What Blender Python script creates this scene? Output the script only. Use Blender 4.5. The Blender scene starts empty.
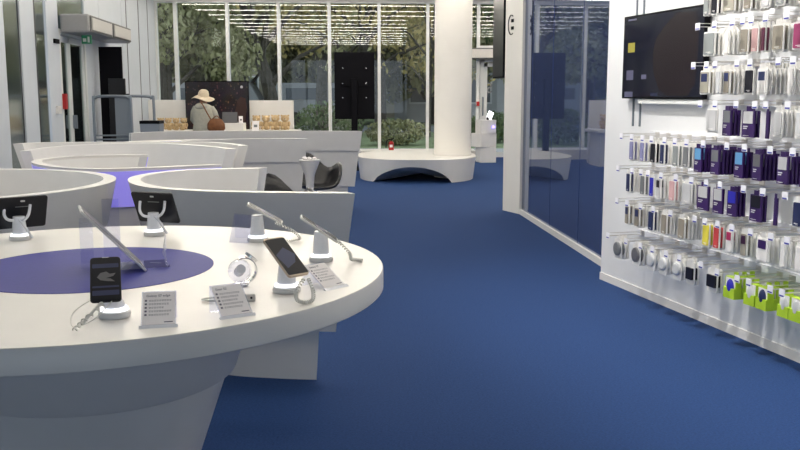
import bpy, bmesh, math, random
from mathutils import Vector, Matrix, Euler
random.seed(7)
PI = math.pi
S = bpy.context.scene
COL = S.collection

# ------------------------------------------------------------------ camera
cam_d = bpy.data.cameras.new('camera'); cam = bpy.data.objects.new('camera', cam_d); COL.objects.link(cam)
cam.location = (0, 0, 1.5); cam.rotation_euler = (math.radians(90 - 8.3), 0, 0)
cam_d.sensor_width = 36; cam_d.lens = 40.5; cam_d.clip_end = 300
S.camera = cam
# ------------------------------------------------------------------ world, exposure
WORLD_STRENGTH = 1.3
STRIP_STRENGTH = 20.0
SPOT_POWER = 150.0
w = bpy.data.worlds.new('world'); S.world = w; w.use_nodes = True
nt = w.node_tree; bg = nt.nodes['Background']
tc = nt.nodes.new('ShaderNodeTexCoord'); no = nt.nodes.new('ShaderNodeTexNoise'); no.inputs['Scale'].default_value = 2.0
cr = nt.nodes.new('ShaderNodeValToRGB'); cr.color_ramp.elements[0].color = (.62, .74, .92, 1); cr.color_ramp.elements[1].color = (.85, .9, 1, 1)
nt.links.new(tc.outputs['Generated'], no.inputs['Vector']); nt.links.new(no.outputs['Fac'], cr.inputs['Fac']); nt.links.new(cr.outputs['Color'], bg.inputs['Color'])
bg.inputs['Strength'].default_value = WORLD_STRENGTH
S.view_settings.view_transform = 'Standard'; S.view_settings.look = 'None'
S.view_settings.gamma = 1; S.view_settings.use_curve_mapping = False
S.view_settings.exposure = 0.56

# ------------------------------------------------------------------ materials
M = {}
def mat(name, col, rough=.5, metal=0, emit=0, noise=0, nscale=40, bump=0, bscale=200, ior=1.45, trans=0, alpha=1, sheen=0):
    m = bpy.data.materials.new(name); m.use_nodes = True; n = m.node_tree; b = n.nodes['Principled BSDF']
    b.inputs['Base Color'].default_value = (*col, 1); b.inputs['Roughness'].default_value = rough
    b.inputs['Metallic'].default_value = metal; b.inputs['IOR'].default_value = ior
    b.inputs['Transmission Weight'].default_value = trans; b.inputs['Alpha'].default_value = alpha
    if emit:
        b.inputs['Emission Color'].default_value = (*col, 1); b.inputs['Emission Strength'].default_value = emit
    t = None
    if noise or bump: t = n.nodes.new('ShaderNodeTexCoord')
    if noise:
        x = n.nodes.new('ShaderNodeTexNoise'); x.inputs['Scale'].default_value = nscale; x.inputs['Detail'].default_value = 4
        r = n.nodes.new('ShaderNodeValToRGB')
        r.color_ramp.elements[0].position = .3; r.color_ramp.elements[1].position = .7
        r.color_ramp.elements[0].color = (*[max(0, c * (1 - noise)) for c in col], 1)
        r.color_ramp.elements[1].color = (*[min(1, c * (1 + noise)) for c in col], 1)
        n.links.new(t.outputs['Object'], x.inputs['Vector']); n.links.new(x.outputs['Fac'], r.inputs['Fac']); n.links.new(r.outputs['Color'], b.inputs['Base Color'])
    if bump:
        x = n.nodes.new('ShaderNodeTexNoise'); x.inputs['Scale'].default_value = bscale
        bp = n.nodes.new('ShaderNodeBump'); bp.inputs['Strength'].default_value = bump; bp.inputs['Distance'].default_value = .01
        n.links.new(t.outputs['Object'], x.inputs['Vector']); n.links.new(x.outputs['Fac'], bp.inputs['Height']); n.links.new(bp.outputs['Normal'], b.inputs['Normal'])
    M[name] = m; return m
def glassmat(name, ior, tint=(1, 1, 1), gl=(1, 1, 1)):
    m = bpy.data.materials.new(name); m.use_nodes = True; n = m.node_tree; n.nodes.clear()
    o = n.nodes.new('ShaderNodeOutputMaterial'); mx = n.nodes.new('ShaderNodeMixShader'); t = n.nodes.new('ShaderNodeBsdfTransparent')
    g = n.nodes.new('ShaderNodeBsdfGlossy'); f = n.nodes.new('ShaderNodeFresnel') if ior > 1.5 else n.nodes.new('ShaderNodeLayerWeight')
    t.inputs['Color'].default_value = (*tint, 1); g.inputs['Color'].default_value = (*gl, 1); g.inputs['Roughness'].default_value = 0
    if ior > 1.5: f.inputs['IOR'].default_value = ior; n.links.new(f.outputs['Fac'], mx.inputs['Fac'])
    else:
        f.inputs['Blend'].default_value = .25; ml = n.nodes.new('ShaderNodeMath'); ml.operation = 'MULTIPLY_ADD'; ml.inputs[1].default_value = .55; ml.inputs[2].default_value = .04
        n.links.new(f.outputs['Facing'], ml.inputs[0]); n.links.new(ml.outputs[0], mx.inputs['Fac'])
    n.links.new(t.outputs[0], mx.inputs[1]); n.links.new(g.outputs[0], mx.inputs[2]); n.links.new(mx.outputs[0], o.inputs[0])
    M[name] = m; return m
mat('white_laminate', (.72, .71, .70), .35, noise=.02, nscale=8)
mat('white_top', (.80, .78, .75), .3, noise=.02, nscale=6)
mat('white_wall', (.72, .73, .75), .55, noise=.015, nscale=4)
mat('ceiling_white', (.42, .42, .42), .8, noise=.02, nscale=5)
mat('cool_panel', (.60, .64, .69), .5, noise=.02, nscale=3)
mat('violet', (.42, .38, .88), .3, noise=.03, nscale=5)  # violet LED glow painted in as the booth face's colour
mat('blue_inlay', (.04, .045, .27), .5, noise=.06, nscale=60)
mat('joint', (.02, .022, .025), .6)
mat('column_white', (.80, .78, .74), .7, noise=.02, nscale=3)
mat('carpet', (.015, .045, .145), .95, noise=.22, nscale=90, bump=.25, bscale=500)
mat('black_plastic', (.006, .006, .008), .5)
mat('black_gloss', (.01, .01, .013), .06)
mat('screen_dark', (.007, .008, .018), .08); M['screen_dark'].node_tree.nodes['Principled BSDF'].inputs['Specular IOR Level'].default_value = .3
mat('grey_metal', (.22, .25, .29), .4, metal=.4)
mat('unit_grey', (.30, .30, .30), .45, noise=.04)
mat('unit_face', (.55, .53, .50), .5, noise=.05, nscale=30)
mat('frame_dark', (.10, .10, .10), .5)
mat('alu_white', (.70, .71, .70), .4)
mat('chrome', (.75, .75, .75), .15, metal=1)
mat('steel_wire', (.62, .60, .58), .3, metal=.7)
mat('acrylic_solid', (.78, .79, .84), .12)
mat('cable_white', (.75, .74, .70), .4)
mat('phone_black', (.008, .009, .014), .3)
mat('phone_white', (.80, .78, .74), .3)
mat('phone_gold', (.55, .45, .36), .3, metal=.6)
mat('paper', (.92, .88, .88), .6)
mat('ink', (.12, .11, .16), .7)
mat('led_ring', (.95, .97, 1), .4, emit=1.3)
mat('violet_led', (.25, .18, 1), .4, emit=3.0)
mat('red', (.40, .015, .015), .4); mat('green_sign', (.02, .16, .08), .4, emit=.2)
mat('teddy', (.60, .44, .25), .95, noise=.2, nscale=60, bump=.8, bscale=300)
mat('teddy_light', (.70, .57, .38), .95, noise=.15, nscale=60)
mat('coat', (.46, .45, .38), .9, noise=.08, nscale=25, bump=.4, bscale=60)
mat('hat', (.66, .56, .42), .9, noise=.08, nscale=60)
mat('leather_brown', (.20, .075, .025), .5, noise=.2, nscale=20)
mat('skin', (.55, .32, .22), .6); mat('trousers', (.04, .045, .07), .9)
mat('laptop_grey', (.12, .12, .13), .4)
mat('grey_box', (.20, .23, .28), .5)
mat('pack_clear', (.84, .83, .80), .35, noise=.04, nscale=30)
mat('pack_purple', (.035, .010, .10), .4)
mat('pack_green', (.42, .62, .03), .45)
mat('tag_white', (.85, .85, .9), .4); mat('tag_blue', (.05, .06, .35), .5)
for nme, c in dict(p_grey=(.26, .28, .28), p_black=(.012, .012, .02), p_beige=(.36, .34, .28), p_taupe=(.30, .27, .22), p_light=(.62, .63, .64), p_pink=(.68, .42, .42),
                   p_maroon=(.16, .03, .07), p_magenta=(.32, .05, .14), p_navy=(.02, .03, .10), p_silver=(.55, .55, .56), p_lilac=(.25, .25, .45), p_dgrey=(.18, .19, .2),
                   p_blue=(.03, .03, .45), p_sky=(.13, .35, .62), p_yellow=(.80, .70, .08), p_red=(.65, .07, .07), p_white=(.82, .8, .78), p_winpink=(.45, .04, .12),
                   p_plum=(.05, .015, .05), p_dsilver=(.14, .14, .15)).items(): mat(nme, c, .3)
mat('lawn', (.16, .20, .09), .95, noise=.4, nscale=3); mat('asphalt', (.22, .23, .23), .9, noise=.15, nscale=2); mat('paving', (.35, .35, .33), .9, noise=.1, nscale=2)
mat('bark', (.07, .06, .045), .95, noise=.3, nscale=8)
mat('leaf_olive', (.27, .26, .13), .8, noise=.4, nscale=1.2); mat('leaf_yellow', (.38, .31, .12), .8, noise=.4, nscale=1.5); mat('leaf_dark', (.11, .15, .06), .8, noise=.4, nscale=1.5)
mat('leaf_willow', (.25, .25, .12), .8, noise=.3, nscale=1.5)
mat('facade', (.45, .46, .46), .8, noise=.08, nscale=1); mat('facade_tan', (.30, .27, .21), .8, noise=.1, nscale=1); mat('facade_glass', (.10, .11, .12), .3)
mat('face_dim', (.035, .014, .012), .4); mat('van_white', (.30, .31, .31), .3); mat('tyre', (.02, .02, .02), .8)
glassmat('window_glass', 1.53, (.86, .9, .88)); glassmat('clear_acrylic', 1.45, (.90, .91, .97))
glassmat('side_glass', 1.501, (.66, .74, .73), (.42, .47, .46)); [setattr(n_.inputs['Roughness'], 'default_value', .12) for n_ in M['side_glass'].node_tree.nodes if n_.type == 'BSDF_GLOSSY']
mat('strip_glow', (1, .92, .79), .5, emit=STRIP_STRENGTH)
# blue tinted mirror-like partition pane
mm = mat('blue_mirror_glass', (.045, .065, .15), .02, ior=2.3)
mm.node_tree.nodes['Principled BSDF'].inputs['Specular Tint'].default_value = (.62, .75, 1, 1)

def screen_crowd():
    m = bpy.data.materials.new('crowd_picture'); m.use_nodes = True; n = m.node_tree; b = n.nodes['Principled BSDF']
    b.inputs['Roughness'].default_value = .2; b.inputs['Base Color'].default_value = (.004, .004, .005, 1)
    t = n.nodes.new('ShaderNodeTexCoord'); v = n.nodes.new('ShaderNodeTexVoronoi'); v.inputs['Scale'].default_value = 14
    x = n.nodes.new('ShaderNodeTexNoise'); x.inputs['Scale'].default_value = 5
    r = n.nodes.new('ShaderNodeValToRGB'); e = r.color_ramp.elements
    e[0].position = .0; e[0].color = (.22, .11, .08, 1); e[1].position = .28; e[1].color = (.012, .008, .010, 1)
    mx = n.nodes.new('ShaderNodeMix'); mx.data_type = 'RGBA'; mx.blend_type = 'MULTIPLY'; mx.inputs[0].default_value = 1
    n.links.new(t.outputs['Object'], v.inputs['Vector']); n.links.new(t.outputs['Object'], x.inputs['Vector'])
    n.links.new(v.outputs['Distance'], r.inputs['Fac']); n.links.new(r.outputs['Color'], mx.inputs[6]); n.links.new(x.outputs['Color'], mx.inputs[7])
    n.links.new(mx.outputs[2], b.inputs['Emission Color']); b.inputs['Emission Strength'].default_value = 1.3
    M['crowd_picture'] = m
screen_crowd()
for k_, v_ in dict(carpet=.25, phone_black=.25, blue_inlay=.15, black_plastic=.05, p_black=.3).items(): M[k_].node_tree.nodes['Principled BSDF'].inputs['Specular IOR Level'].default_value = v_
vb = M['violet'].node_tree.nodes['Principled BSDF']; vb.inputs['Emission Color'].default_value = (.30, .25, 1, 1); vb.inputs['Emission Strength'].default_value = .28  # emission imitates LED light falling on the wall; the face is no lamp

# ------------------------------------------------------------------ mesh helpers
class MB:
    def __init__(s): s.v = []; s.f = []
    def add(s, vs, fs, mx=None):
        o = len(s.v)
        s.v += [tuple(mx @ Vector(v)) if mx else tuple(v) for v in vs]
        s.f += [tuple(i + o for i in f) for f in fs]; return s
    def box(s, x0, x1, y0, y1, z0, z1, mx=None):
        vs = [(x, y, z) for z in (z0, z1) for y in (y0, y1) for x in (x0, x1)]
        return s.add(vs, [(0, 2, 3, 1), (4, 5, 7, 6), (0, 1, 5, 4), (2, 6, 7, 3), (0, 4, 6, 2), (1, 3, 7, 5)], mx)
    def lathe(s, prof, n=48, c=(0, 0), mx=None, sx=1, sy=1):
        vs = []; fs = []
        for r, z in prof:
            for i in range(n):
                a = 2 * PI * i / n; vs.append((c[0] + r * math.cos(a) * sx, c[1] + r * math.sin(a) * sy, z))
        for k in range(len(prof) - 1):
            for i in range(n):
                j = (i + 1) % n; fs.append((k * n + i, k * n + j, (k + 1) * n + j, (k + 1) * n + i))
        if prof[0][0] > 1e-5: fs.append(tuple(reversed(range(n))))
        if prof[-1][0] > 1e-5: fs.append(tuple((len(prof) - 1) * n + i for i in range(n)))
        return s.add(vs, fs, mx)
    def tube(s, pts, r, n=8, mx=None, closed=False):
        pts = [Vector(p) for p in pts]; N = len(pts); rr = r if isinstance(r, (list, tuple)) else [r] * N
        vs = []; fs = []; up = Vector((0, 0, 1)); prev = None
        for i, p in enumerate(pts):
            d = (pts[min(i + 1, N - 1)] - pts[max(i - 1, 0)]).normalized()
            if prev is None:
                a = up if abs(d.dot(up)) < .9 else Vector((1, 0, 0)); e = d.cross(a).normalized()
            else: e = (prev - d * prev.dot(d)).normalized()
            prev = e; g = d.cross(e)
            for k in range(n):
                t = 2 * PI * k / n; vs.append(p + (e * math.cos(t) + g * math.sin(t)) * rr[i])
        for i in range(N - 1):
            for k in range(n):
                j = (k + 1) % n; fs.append((i * n + k, i * n + j, (i + 1) * n + j, (i + 1) * n + k))
        fs.append(tuple(reversed(range(n)))); fs.append(tuple((N - 1) * n + k for k in range(n)))
        return s.add(vs, fs, mx)
    def prism(s, poly, z0, z1, mx=None):      # polygon in xy, extruded in z
        n = len(poly); vs = [(x, y, z0) for x, y in poly] + [(x, y, z1) for x, y in poly]
        fs = [tuple(reversed(range(n))), tuple(range(n, 2 * n))] + [(i, (i + 1) % n, n + (i + 1) % n, n + i) for i in range(n)]
        return s.add(vs, fs, mx)
    def ell(s, c, r, n=14, m=9, mx=None):
        vs = []; fs = []
        for k in range(m + 1):
            p = PI * k / m
            for i in range(n):
                a = 2 * PI * i / n; vs.append((c[0] + r[0] * math.sin(p) * math.cos(a), c[1] + r[1] * math.sin(p) * math.sin(a), c[2] + r[2] * math.cos(p)))
        for k in range(m):
            for i in range(n):
                j = (i + 1) % n; fs.append((k * n + i, (k + 1) * n + i, (k + 1) * n + j, k * n + j))
        return s.add(vs, fs, mx)
    def build(s, name, m, parent=None, smooth=False, bevel=0, label=None, loc=None, rot=None):
        me = bpy.data.meshes.new(name); me.from_pydata(s.v, [], s.f)
        bm = bmesh.new(); bm.from_mesh(me); bmesh.ops.remove_doubles(bm, verts=bm.verts, dist=1e-5)
        bmesh.ops.recalc_face_normals(bm, faces=bm.faces); bm.to_mesh(me); bm.free()
        me.materials.append(M[m])
        if smooth:
            me.shade_smooth()
            try: me.set_sharp_from_angle(angle=math.radians(40))
            except Exception: pass
        o = bpy.data.objects.new(name, me); COL.objects.link(o)
        if parent: o.parent = parent
        if bevel:
            b = o.modifiers.new('bevel', 'BEVEL'); b.width = bevel; b.segments = 2; b.limit_method = 'ANGLE'
        if label: o['label'] = label
        if loc: o.location = loc
        if rot: o.rotation_euler = rot
        return o
def tag(o, label, cat, group=None, kind=None):
    if label: o['label'] = label
    if cat: o['category'] = cat
    if group: o['group'] = group
    if kind: o['kind'] = kind
    return o
def thing(name, label, cat, loc=(0, 0, 0), rz=0, group=None):
    o = bpy.data.objects.new(name, None); COL.objects.link(o); o.empty_display_size = .1
    o.location = loc; o.rotation_euler = (0, 0, rz); return tag(o, label, cat, group)
def struct(o): o['kind'] = 'structure'; return o
def text_mesh(txt, size, name, m, parent, mx, ext=.0004):
    c = bpy.data.curves.new(name + '_curve', 'FONT'); c.body = txt; c.size = size; c.extrude = ext; c.align_x = 'LEFT'
    o = bpy.data.objects.new('tmp', c); COL.objects.link(o); dg = bpy.context.evaluated_depsgraph_get(); dg.update()
    me = bpy.data.meshes.new_from_object(o.evaluated_get(dg)); bpy.data.objects.remove(o); bpy.data.curves.remove(c)
    me.transform(mx); me.materials.clear(); me.materials.append(M[m]); me.name = name
    ob = bpy.data.objects.new(name, me); COL.objects.link(ob); ob.parent = parent; return ob
def rrect(w, h, r, n=4):
    p = []
    for cx, cy, a0 in ((w / 2 - r, h / 2 - r, 0), (-w / 2 + r, h / 2 - r, 90), (-w / 2 + r, -h / 2 + r, 180), (w / 2 - r, -h / 2 + r, 270)):
        for k in range(n + 1):
            a = math.radians(a0 + 90 * k / n); p.append((cx + r * math.cos(a), cy + r * math.sin(a)))
    return p
def smooth_path(pts, n=10):
    P_ = [Vector((p[0], p[1])) for p in pts]; out = []
    for i in range(len(P_) - 1):
        a = P_[max(i - 1, 0)]; b = P_[i]; c = P_[i + 1]; d = P_[min(i + 2, len(P_) - 1)]
        for k in range(n):
            t = k / n
            out.append(.5 * ((2 * b) + (c - a) * t + (2 * a - 5 * b + 4 * c - d) * t * t + (3 * b - a - 3 * c + d) * t ** 3))
    out.append(P_[-1]); return out

# ------------------------------------------------------------------ room shell
CEIL = 3.62
SL = .0437                                 # slight turn of the window front
def wy(x): return 21 + (x + 2.785) * SL
def lx(y): return -5.55 + .09 * (20.75 - y)     # inner face of left wall
KC = Vector((1.64, 7.22, 0)); U = Vector((.2565, -.9665, 0)); N = Vector((-.9665, -.2565, 0))
def wp(s, d, z): return KC + U * s + N * d + Vector((0, 0, z))
WM = Matrix(((U.x, N.x, 0, KC.x), (U.y, N.y, 0, KC.y), (0, 0, 1, 0), (0, 0, 0, 1)))     # (s, d, z) -> world
b = MB(); b.box(-7, 9, -5, 21.9, -.1, 0); struct(b.build('floor', 'carpet'))
b = MB(); b.box(-7, 9, -5, 21.6, CEIL, CEIL + .15); struct(b.build('ceiling', 'ceiling_white'))
b = MB(); b.box(-4.2, 6, -5.1, -4.9, 0, .5); b.box(-4.2, 6, -5.1, -4.9, 3.2, CEIL)
for k in range(7): b.box(-4.2 + k * 1.68, -4.08 + k * 1.68, -5.1, -4.9, .5, 3.2)
struct(b.build('wall_back', 'white_wall'))
b = MB(); b.add([(-4.2, -5, .5), (6, -5, .5), (6, -5, 3.2), (-4.2, -5, 3.2)], [(0, 1, 2, 3)]); struct(b.build('window_70', 'window_glass'))  # unseen back glazing, added for bluish daylight fill
b = MB(); b.box(8.9, 9.1, -5, 21.6, 0, CEIL); struct(b.build('wall_right', 'white_wall'))
# accessories wall
b = MB(); b.box(0, 12.4, -.22, 0, 0, CEIL, WM); aw = struct(b.build('wall_accessories', 'white_wall'))
b = MB(); b.box(-.004, 12.4, 0, .008, 0, .06, WM); struct(b.build('baseboard_accessories', 'white_top'))
# left wall: white fins, glass strips, joints
fins = [(-5, -4.5), (9.55, 10.80), (11.40, 11.956), (12.50, 13.06), (14.56, 15.50), (15.52, 17.30), (17.32, 17.70), (17.80, 18.90), (19.0, 19.92), (20.0, 20.86)]
a_l = math.atan(.09)
def LW(y, off, z): return Vector((lx(y) + off, y, z))
for i, (y0, y1) in enumerate(fins):
    b = MB(); vs = [LW(y, o, z) for z in (0, CEIL) for (y, o) in ((y0, 0), (y1, 0), (y1, -.25), (y0, -.25))]
    b.add(vs, [(0, 3, 2, 1), (4, 5, 6, 7), (0, 1, 5, 4), (1, 2, 6, 5), (2, 3, 7, 6), (3, 0, 4, 7)])
    struct(b.build('wall_left' if i == 0 else 'wall_left.%03d' % i, 'cool_panel'))
    if i > 1:
        b = MB(); vs = [LW(y, o, z) for z in (0, CEIL) for (y, o) in ((y1, -.005), (y1 + .08, -.005), (y1 + .08, -.2), (y1, -.2))]
        b.add(vs, [(0, 3, 2, 1), (4, 5, 6, 7), (0, 1, 5, 4), (1, 2, 6, 5), (2, 3, 7, 6), (3, 0, 4, 7)])
        if i not in (3,): struct(b.build('trim_%d' % i, 'joint'))
for i, (y0, y1) in enumerate([(10.80, 11.36), (11.99, 12.46), (13.06, 14.56)]):
    b = MB(); z0 = 0 if i < 2 else 2.42
    b.add([LW(y0, -.02, z0), LW(y1, -.02, z0), LW(y1, -.02, CEIL), LW(y0, -.02, CEIL)], [(0, 1, 2, 3)])
    struct(b.build('window_%d' % (20 + i), 'side_glass'))
for i in range(12):  # unseen glazed bays, put in for bluish daylight from the side
    y0 = -4.5 + i * 1.17
    b = MB(); b.add([LW(y0, -.02, 0), LW(y0 + .57, -.02, 0), LW(y0 + .57, -.02, CEIL), LW(y0, -.02, CEIL)], [(0, 1, 2, 3)]); struct(b.build('window_%d' % (50 + i), 'side_glass'))
    b = MB(); vs = [LW(y, o, z) for z in (0, CEIL) for (y, o) in ((y0 + .57, 0), (y0 + 1.17 + .005 * (i == 11), 0), (y0 + 1.17, -.25), (y0 + .57, -.25))]
    b.add(vs, [(0, 3, 2, 1), (4, 5, 6, 7), (0, 1, 5, 4), (1, 2, 6, 5), (2, 3, 7, 6), (3, 0, 4, 7)]); struct(b.build('wall_left', 'cool_panel'))
b = MB(); vs = [LW(y, o, z) for z in (0, CEIL) for (y, o) in ((11.33, -.02), (11.41, -.02), (11.41, -.2), (11.33, -.2))]
b.add(vs, [(0, 3, 2, 1), (4, 5, 6, 7), (0, 1, 5, 4), (1, 2, 6, 5), (2, 3, 7, 6), (3, 0, 4, 7)]); struct(b.build('trim_1', 'joint'))
def lbox(mb, y0, y1, o0, o1, z0, z1):
    vs = [LW(y, o, z) for z in (z0, z1) for (y, o) in ((y0, o1), (y1, o1), (y1, o0), (y0, o0))]
    mb.add(vs, [(0, 3, 2, 1), (4, 5, 6, 7), (0, 1, 5, 4), (1, 2, 6, 5), (2, 3, 7, 6), (3, 0, 4, 7)]); return mb
# double glass door in the left wall
dr = MB()
lbox(dr, 13.06, 13.14, -.12, .0, 0, 2.42); lbox(dr, 14.48, 14.56, -.12, .0, 0, 2.42); lbox(dr, 13.06, 14.56, -.12, .0, 2.34, 2.42)
door = struct(dr.build('door_1', 'alu_white'))
for (y0, y1) in ((13.15, 13.62), (13.64, 14.47)):
    lf = MB(); lbox(lf, y0, y0 + .07, -.08, -.02, .02, 2.33); lbox(lf, y1 - .07, y1, -.08, -.02, .02, 2.33); lbox(lf, y0, y1, -.08, -.02, .02, .2); lbox(lf, y0, y1, -.08, -.02, 2.24, 2.33)
    lo = lf.build('door_leaf', 'alu_white', door)
    g = MB(); g.add([LW(y0 + .07, -.04, .2), LW(y1 - .07, -.04, .2), LW(y1 - .07, -.04, 2.24), LW(y0 + .07, -.04, 2.24)], [(0, 1, 2, 3)]); g.build('door_glass', 'side_glass', lo)
h = MB(); lbox(h, 13.66, 13.70, -.02, .04, .98, 1.18); h.build('door_handle', 'grey_metal', door)

# window front
bx = [-5.55, -5.1, -3.93, -2.77, -1.62, -.48, .64, 1.81]
bounds = bx + [1.81 + 1.17 * k for k in range(1, 7)]
WF = Matrix.Rotation(math.atan(SL), 4, 'Z')
b = MB(); b.add([(-5.8, wy(-5.8) - .08, 3.54), (9, wy(9) - .08, 3.54), (9, wy(9) + .1, 3.54), (-5.8, wy(-5.8) + .1, 3.54), (-5.8, wy(-5.8) - .08, CEIL), (9, wy(9) - .08, CEIL), (9, wy(9) + .1, CEIL), (-5.8, wy(-5.8) + .1, CEIL)],
                [(0, 3, 2, 1), (4, 5, 6, 7), (0, 1, 5, 4), (1, 2, 6, 5), (2, 3, 7, 6), (3, 0, 4, 7)])
struct(b.build('trim_20', 'alu_white'))
def sill(x0, x1, nme):
    b = MB(); b.add([(x0, wy(x0) - .75, 0), (x1, wy(x1) - .75, 0), (x1, wy(x1) + .1, 0), (x0, wy(x0) + .1, 0), (x0, wy(x0) - .75, .22), (x1, wy(x1) - .75, .22), (x1, wy(x1) + .1, .22), (x0, wy(x0) + .1, .22)],
                [(0, 3, 2, 1), (4, 5, 6, 7), (0, 1, 5, 4), (1, 2, 6, 5), (2, 3, 7, 6), (3, 0, 4, 7)])
    struct(b.build(nme, 'white_top'))
sill(-5.6, 1.72, 'trim_21'); sill(3.2, 8.9, 'trim_22')
for i in range(len(bounds) - 1):
    x0, x1 = bounds[i], bounds[i + 1]; z0 = .22 if not (1.8 < x0 < 1.9 or 2.9 < x0 < 3.0) else (2.62 if x0 < 2.5 else .22)
    if 1.8 < x0 < 1.9: z0 = 2.62
    b = MB(); b.add([(x0 + .04, wy(x0), z0), (x1, wy(x1), z0), (x1, wy(x1), 3.54), (x0 + .04, wy(x0), 3.54)], [(0, 1, 2, 3)])
    o = struct(b.build('window_%d' % (i + 1), 'window_glass'))
    m_ = MB(); m_.box(x0 - .035, x0 + .035, wy(x0) - .07, wy(x0) + .08, 0, 3.54); m_.build('mullion', 'alu_white', o)
# glass entrance door on the right of the window front
b = MB(); b.box(1.86, 1.95, 20.98 + .2, 21.3, 0, 2.3); b.box(2.9, 2.98, 20.98 + .2, 21.3, 0, 2.3); b.box(1.86, 2.98, 21.18, 21.3, 2.22, 2.6)
d2 = struct(b.build('door_2', 'alu_white'))
b = MB(); b.box(1.95, 2.03, 21.2, 21.26, .02, 2.2); b.box(2.82, 2.9, 21.2, 21.26, .02, 2.2); b.box(1.95, 2.9, 21.2, 21.26, 2.12, 2.2); b.box(1.95, 2.9, 21.2, 21.26, .02, .14)
lf = b.build('door_leaf', 'alu_white', d2)
b = MB(); b.add([(2.03, 21.23, .14), (2.82, 21.23, .14), (2.82, 21.23, 2.12), (2.03, 21.23, 2.12)], [(0, 1, 2, 3)]); b.build('door_glass', 'window_glass', lf)
b = MB(); b.tube([(1.93, 21.2, 1.0), (1.93, 21.13, 1.02), (1.93, 21.13, 1.4), (1.93, 21.2, 1.42)], .018); b.build('door_handle', 'grey_metal', d2, smooth=True)
mxS = Matrix.Translation((2.16, 21.215, 1.52)) @ Matrix.Rotation(PI / 2, 4, 'X') @ Matrix.Scale(-1, 4, (1, 0, 0))
text_mesh('S', .34, 'door_letter', 'unit_grey', d2, mxS, .003)
b = MB(); b.box(1.775, 1.845, 21.06, 21.12, 1.22, 1.32); tag(b.build('call_button', 'red'), 'small red button box on the window frame beside the glass door', 'button')

# post at the end of the glass partition
b = MB(); b.add([(1.335, 11.62, 0), (1.50, 11.23, 0), (1.62, 11.28, 0), (1.62, 11.75, 0), (1.335, 11.62, CEIL), (1.50, 11.23, CEIL), (1.62, 11.28, CEIL), (1.62, 11.75, CEIL)],
                [(0, 3, 2, 1), (4, 5, 6, 7), (0, 1, 5, 4), (1, 2, 6, 5), (2, 3, 7, 6), (3, 0, 4, 7)])
post = struct(b.build('wall_post', 'column_white'))
# partition panes
pa = Vector((1.53, 11.26, 0)); pb = Vector((1.825, 7.30, 0)); pd = (pb - pa)
for k, (t0, t1) in enumerate(((0, .12), (.125, .37), (.375, .66), (.665, 1.0))):
    q0 = pa + pd * t0; q1 = pa + pd * t1; nn = Vector((pd.y, -pd.x, 0)).normalized() * .012
    if nn.x < 0: nn = -nn
    b = MB(); vs = [q0, q1, q1 + nn, q0 + nn]; vs = [v + Vector((0, 0, .06)) for v in vs] + [v + Vector((0, 0, CEIL)) for v in vs]
    b.add(vs, [(0, 3, 2, 1), (4, 5, 6, 7), (0, 1, 5, 4), (1, 2, 6, 5), (2, 3, 7, 6), (3, 0, 4, 7)]); struct(b.build('window_%d' % (30 + k), 'blue_mirror_glass'))
nn = nn.normalized()
b = MB(); vs = [pa - nn * .03, pb - nn * .03, pb + nn * .05, pa + nn * .05]; vs = vs + [v + Vector((0, 0, .06)) for v in vs]
b.add(vs, [(0, 3, 2, 1), (4, 5, 6, 7), (0, 1, 5, 4), (1, 2, 6, 5), (2, 3, 7, 6), (3, 0, 4, 7)]); struct(b.build('baseboard_partition', 'white_top'))
b = MB(); b.lathe([(.335, 0), (.335, CEIL)], 64, (.955, 16.4)); struct(b.build('wall_column', 'column_white', smooth=True))
# upright channels of the accessories wall
for k, s_ in enumerate((.44, .54)):
    b = MB(); b.box(s_ - .006, s_ + .006, .0, .012, 1.26, CEIL, WM); struct(b.build('trim_%d' % (40 + k), 'grey_metal'))

# ------------------------------------------------------------------ ceiling strip lights
ys = [20.1 - 1.42 * k for k in range(13)]
pos = {0: 'nearest the window front', 21: 'farthest back'}
for k, y in enumerate(ys):
    x0 = lx(y) + .4
    x1 = 6.0 if y > 7.6 else KC.x + (7.22 - y) * .2654 - .25
    t = thing('ceiling_light', 'long white linear ceiling light running across the ceiling', 'ceiling light', (0, y, CEIL), 0, 'linear ceiling lights')
    MB().box(x0, x1, -.06, .06, -.03, 0).build('housing', 'grey_metal', t)
    d = MB().box(x0 + .03, x1 - .03, -.035, .035, -.045, -.03)
    d.build('diffuser', 'strip_glow', t)

for k, y in enumerate((3.2, 4.8, 6.4)):  # added lamps out of view, brightening the accessories wall
    x = KC.x + (7.22 - y) * .2654 - 1.3
    t = thing('fill_spot', 'added ceiling spot out of view, brightening the accessories wall', 'fill_spot', (x, y, CEIL), 0, 'added ceiling spots')
    MB().lathe([(.05, -.16), (.05, -.03), (.02, 0)], 20).build('housing', 'alu_white', t, smooth=True)
    ld = bpy.data.lights.new('spot_lamp', 'SPOT'); ld.energy = SPOT_POWER; ld.spot_size = 1.5; ld.spot_blend = .8; ld.shadow_soft_size = .06; ld.color = (1, .97, .92)
    lo = bpy.data.objects.new('spot_lamp', ld); COL.objects.link(lo); lo.parent = t; lo.location = (0, 0, -.18)
    lo.rotation_euler = (Vector(wp((7.22 - y) * 1.035, 0, .8)) - Vector((x, y, CEIL - .18))).to_track_quat('-Z', 'Y').to_euler()
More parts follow.
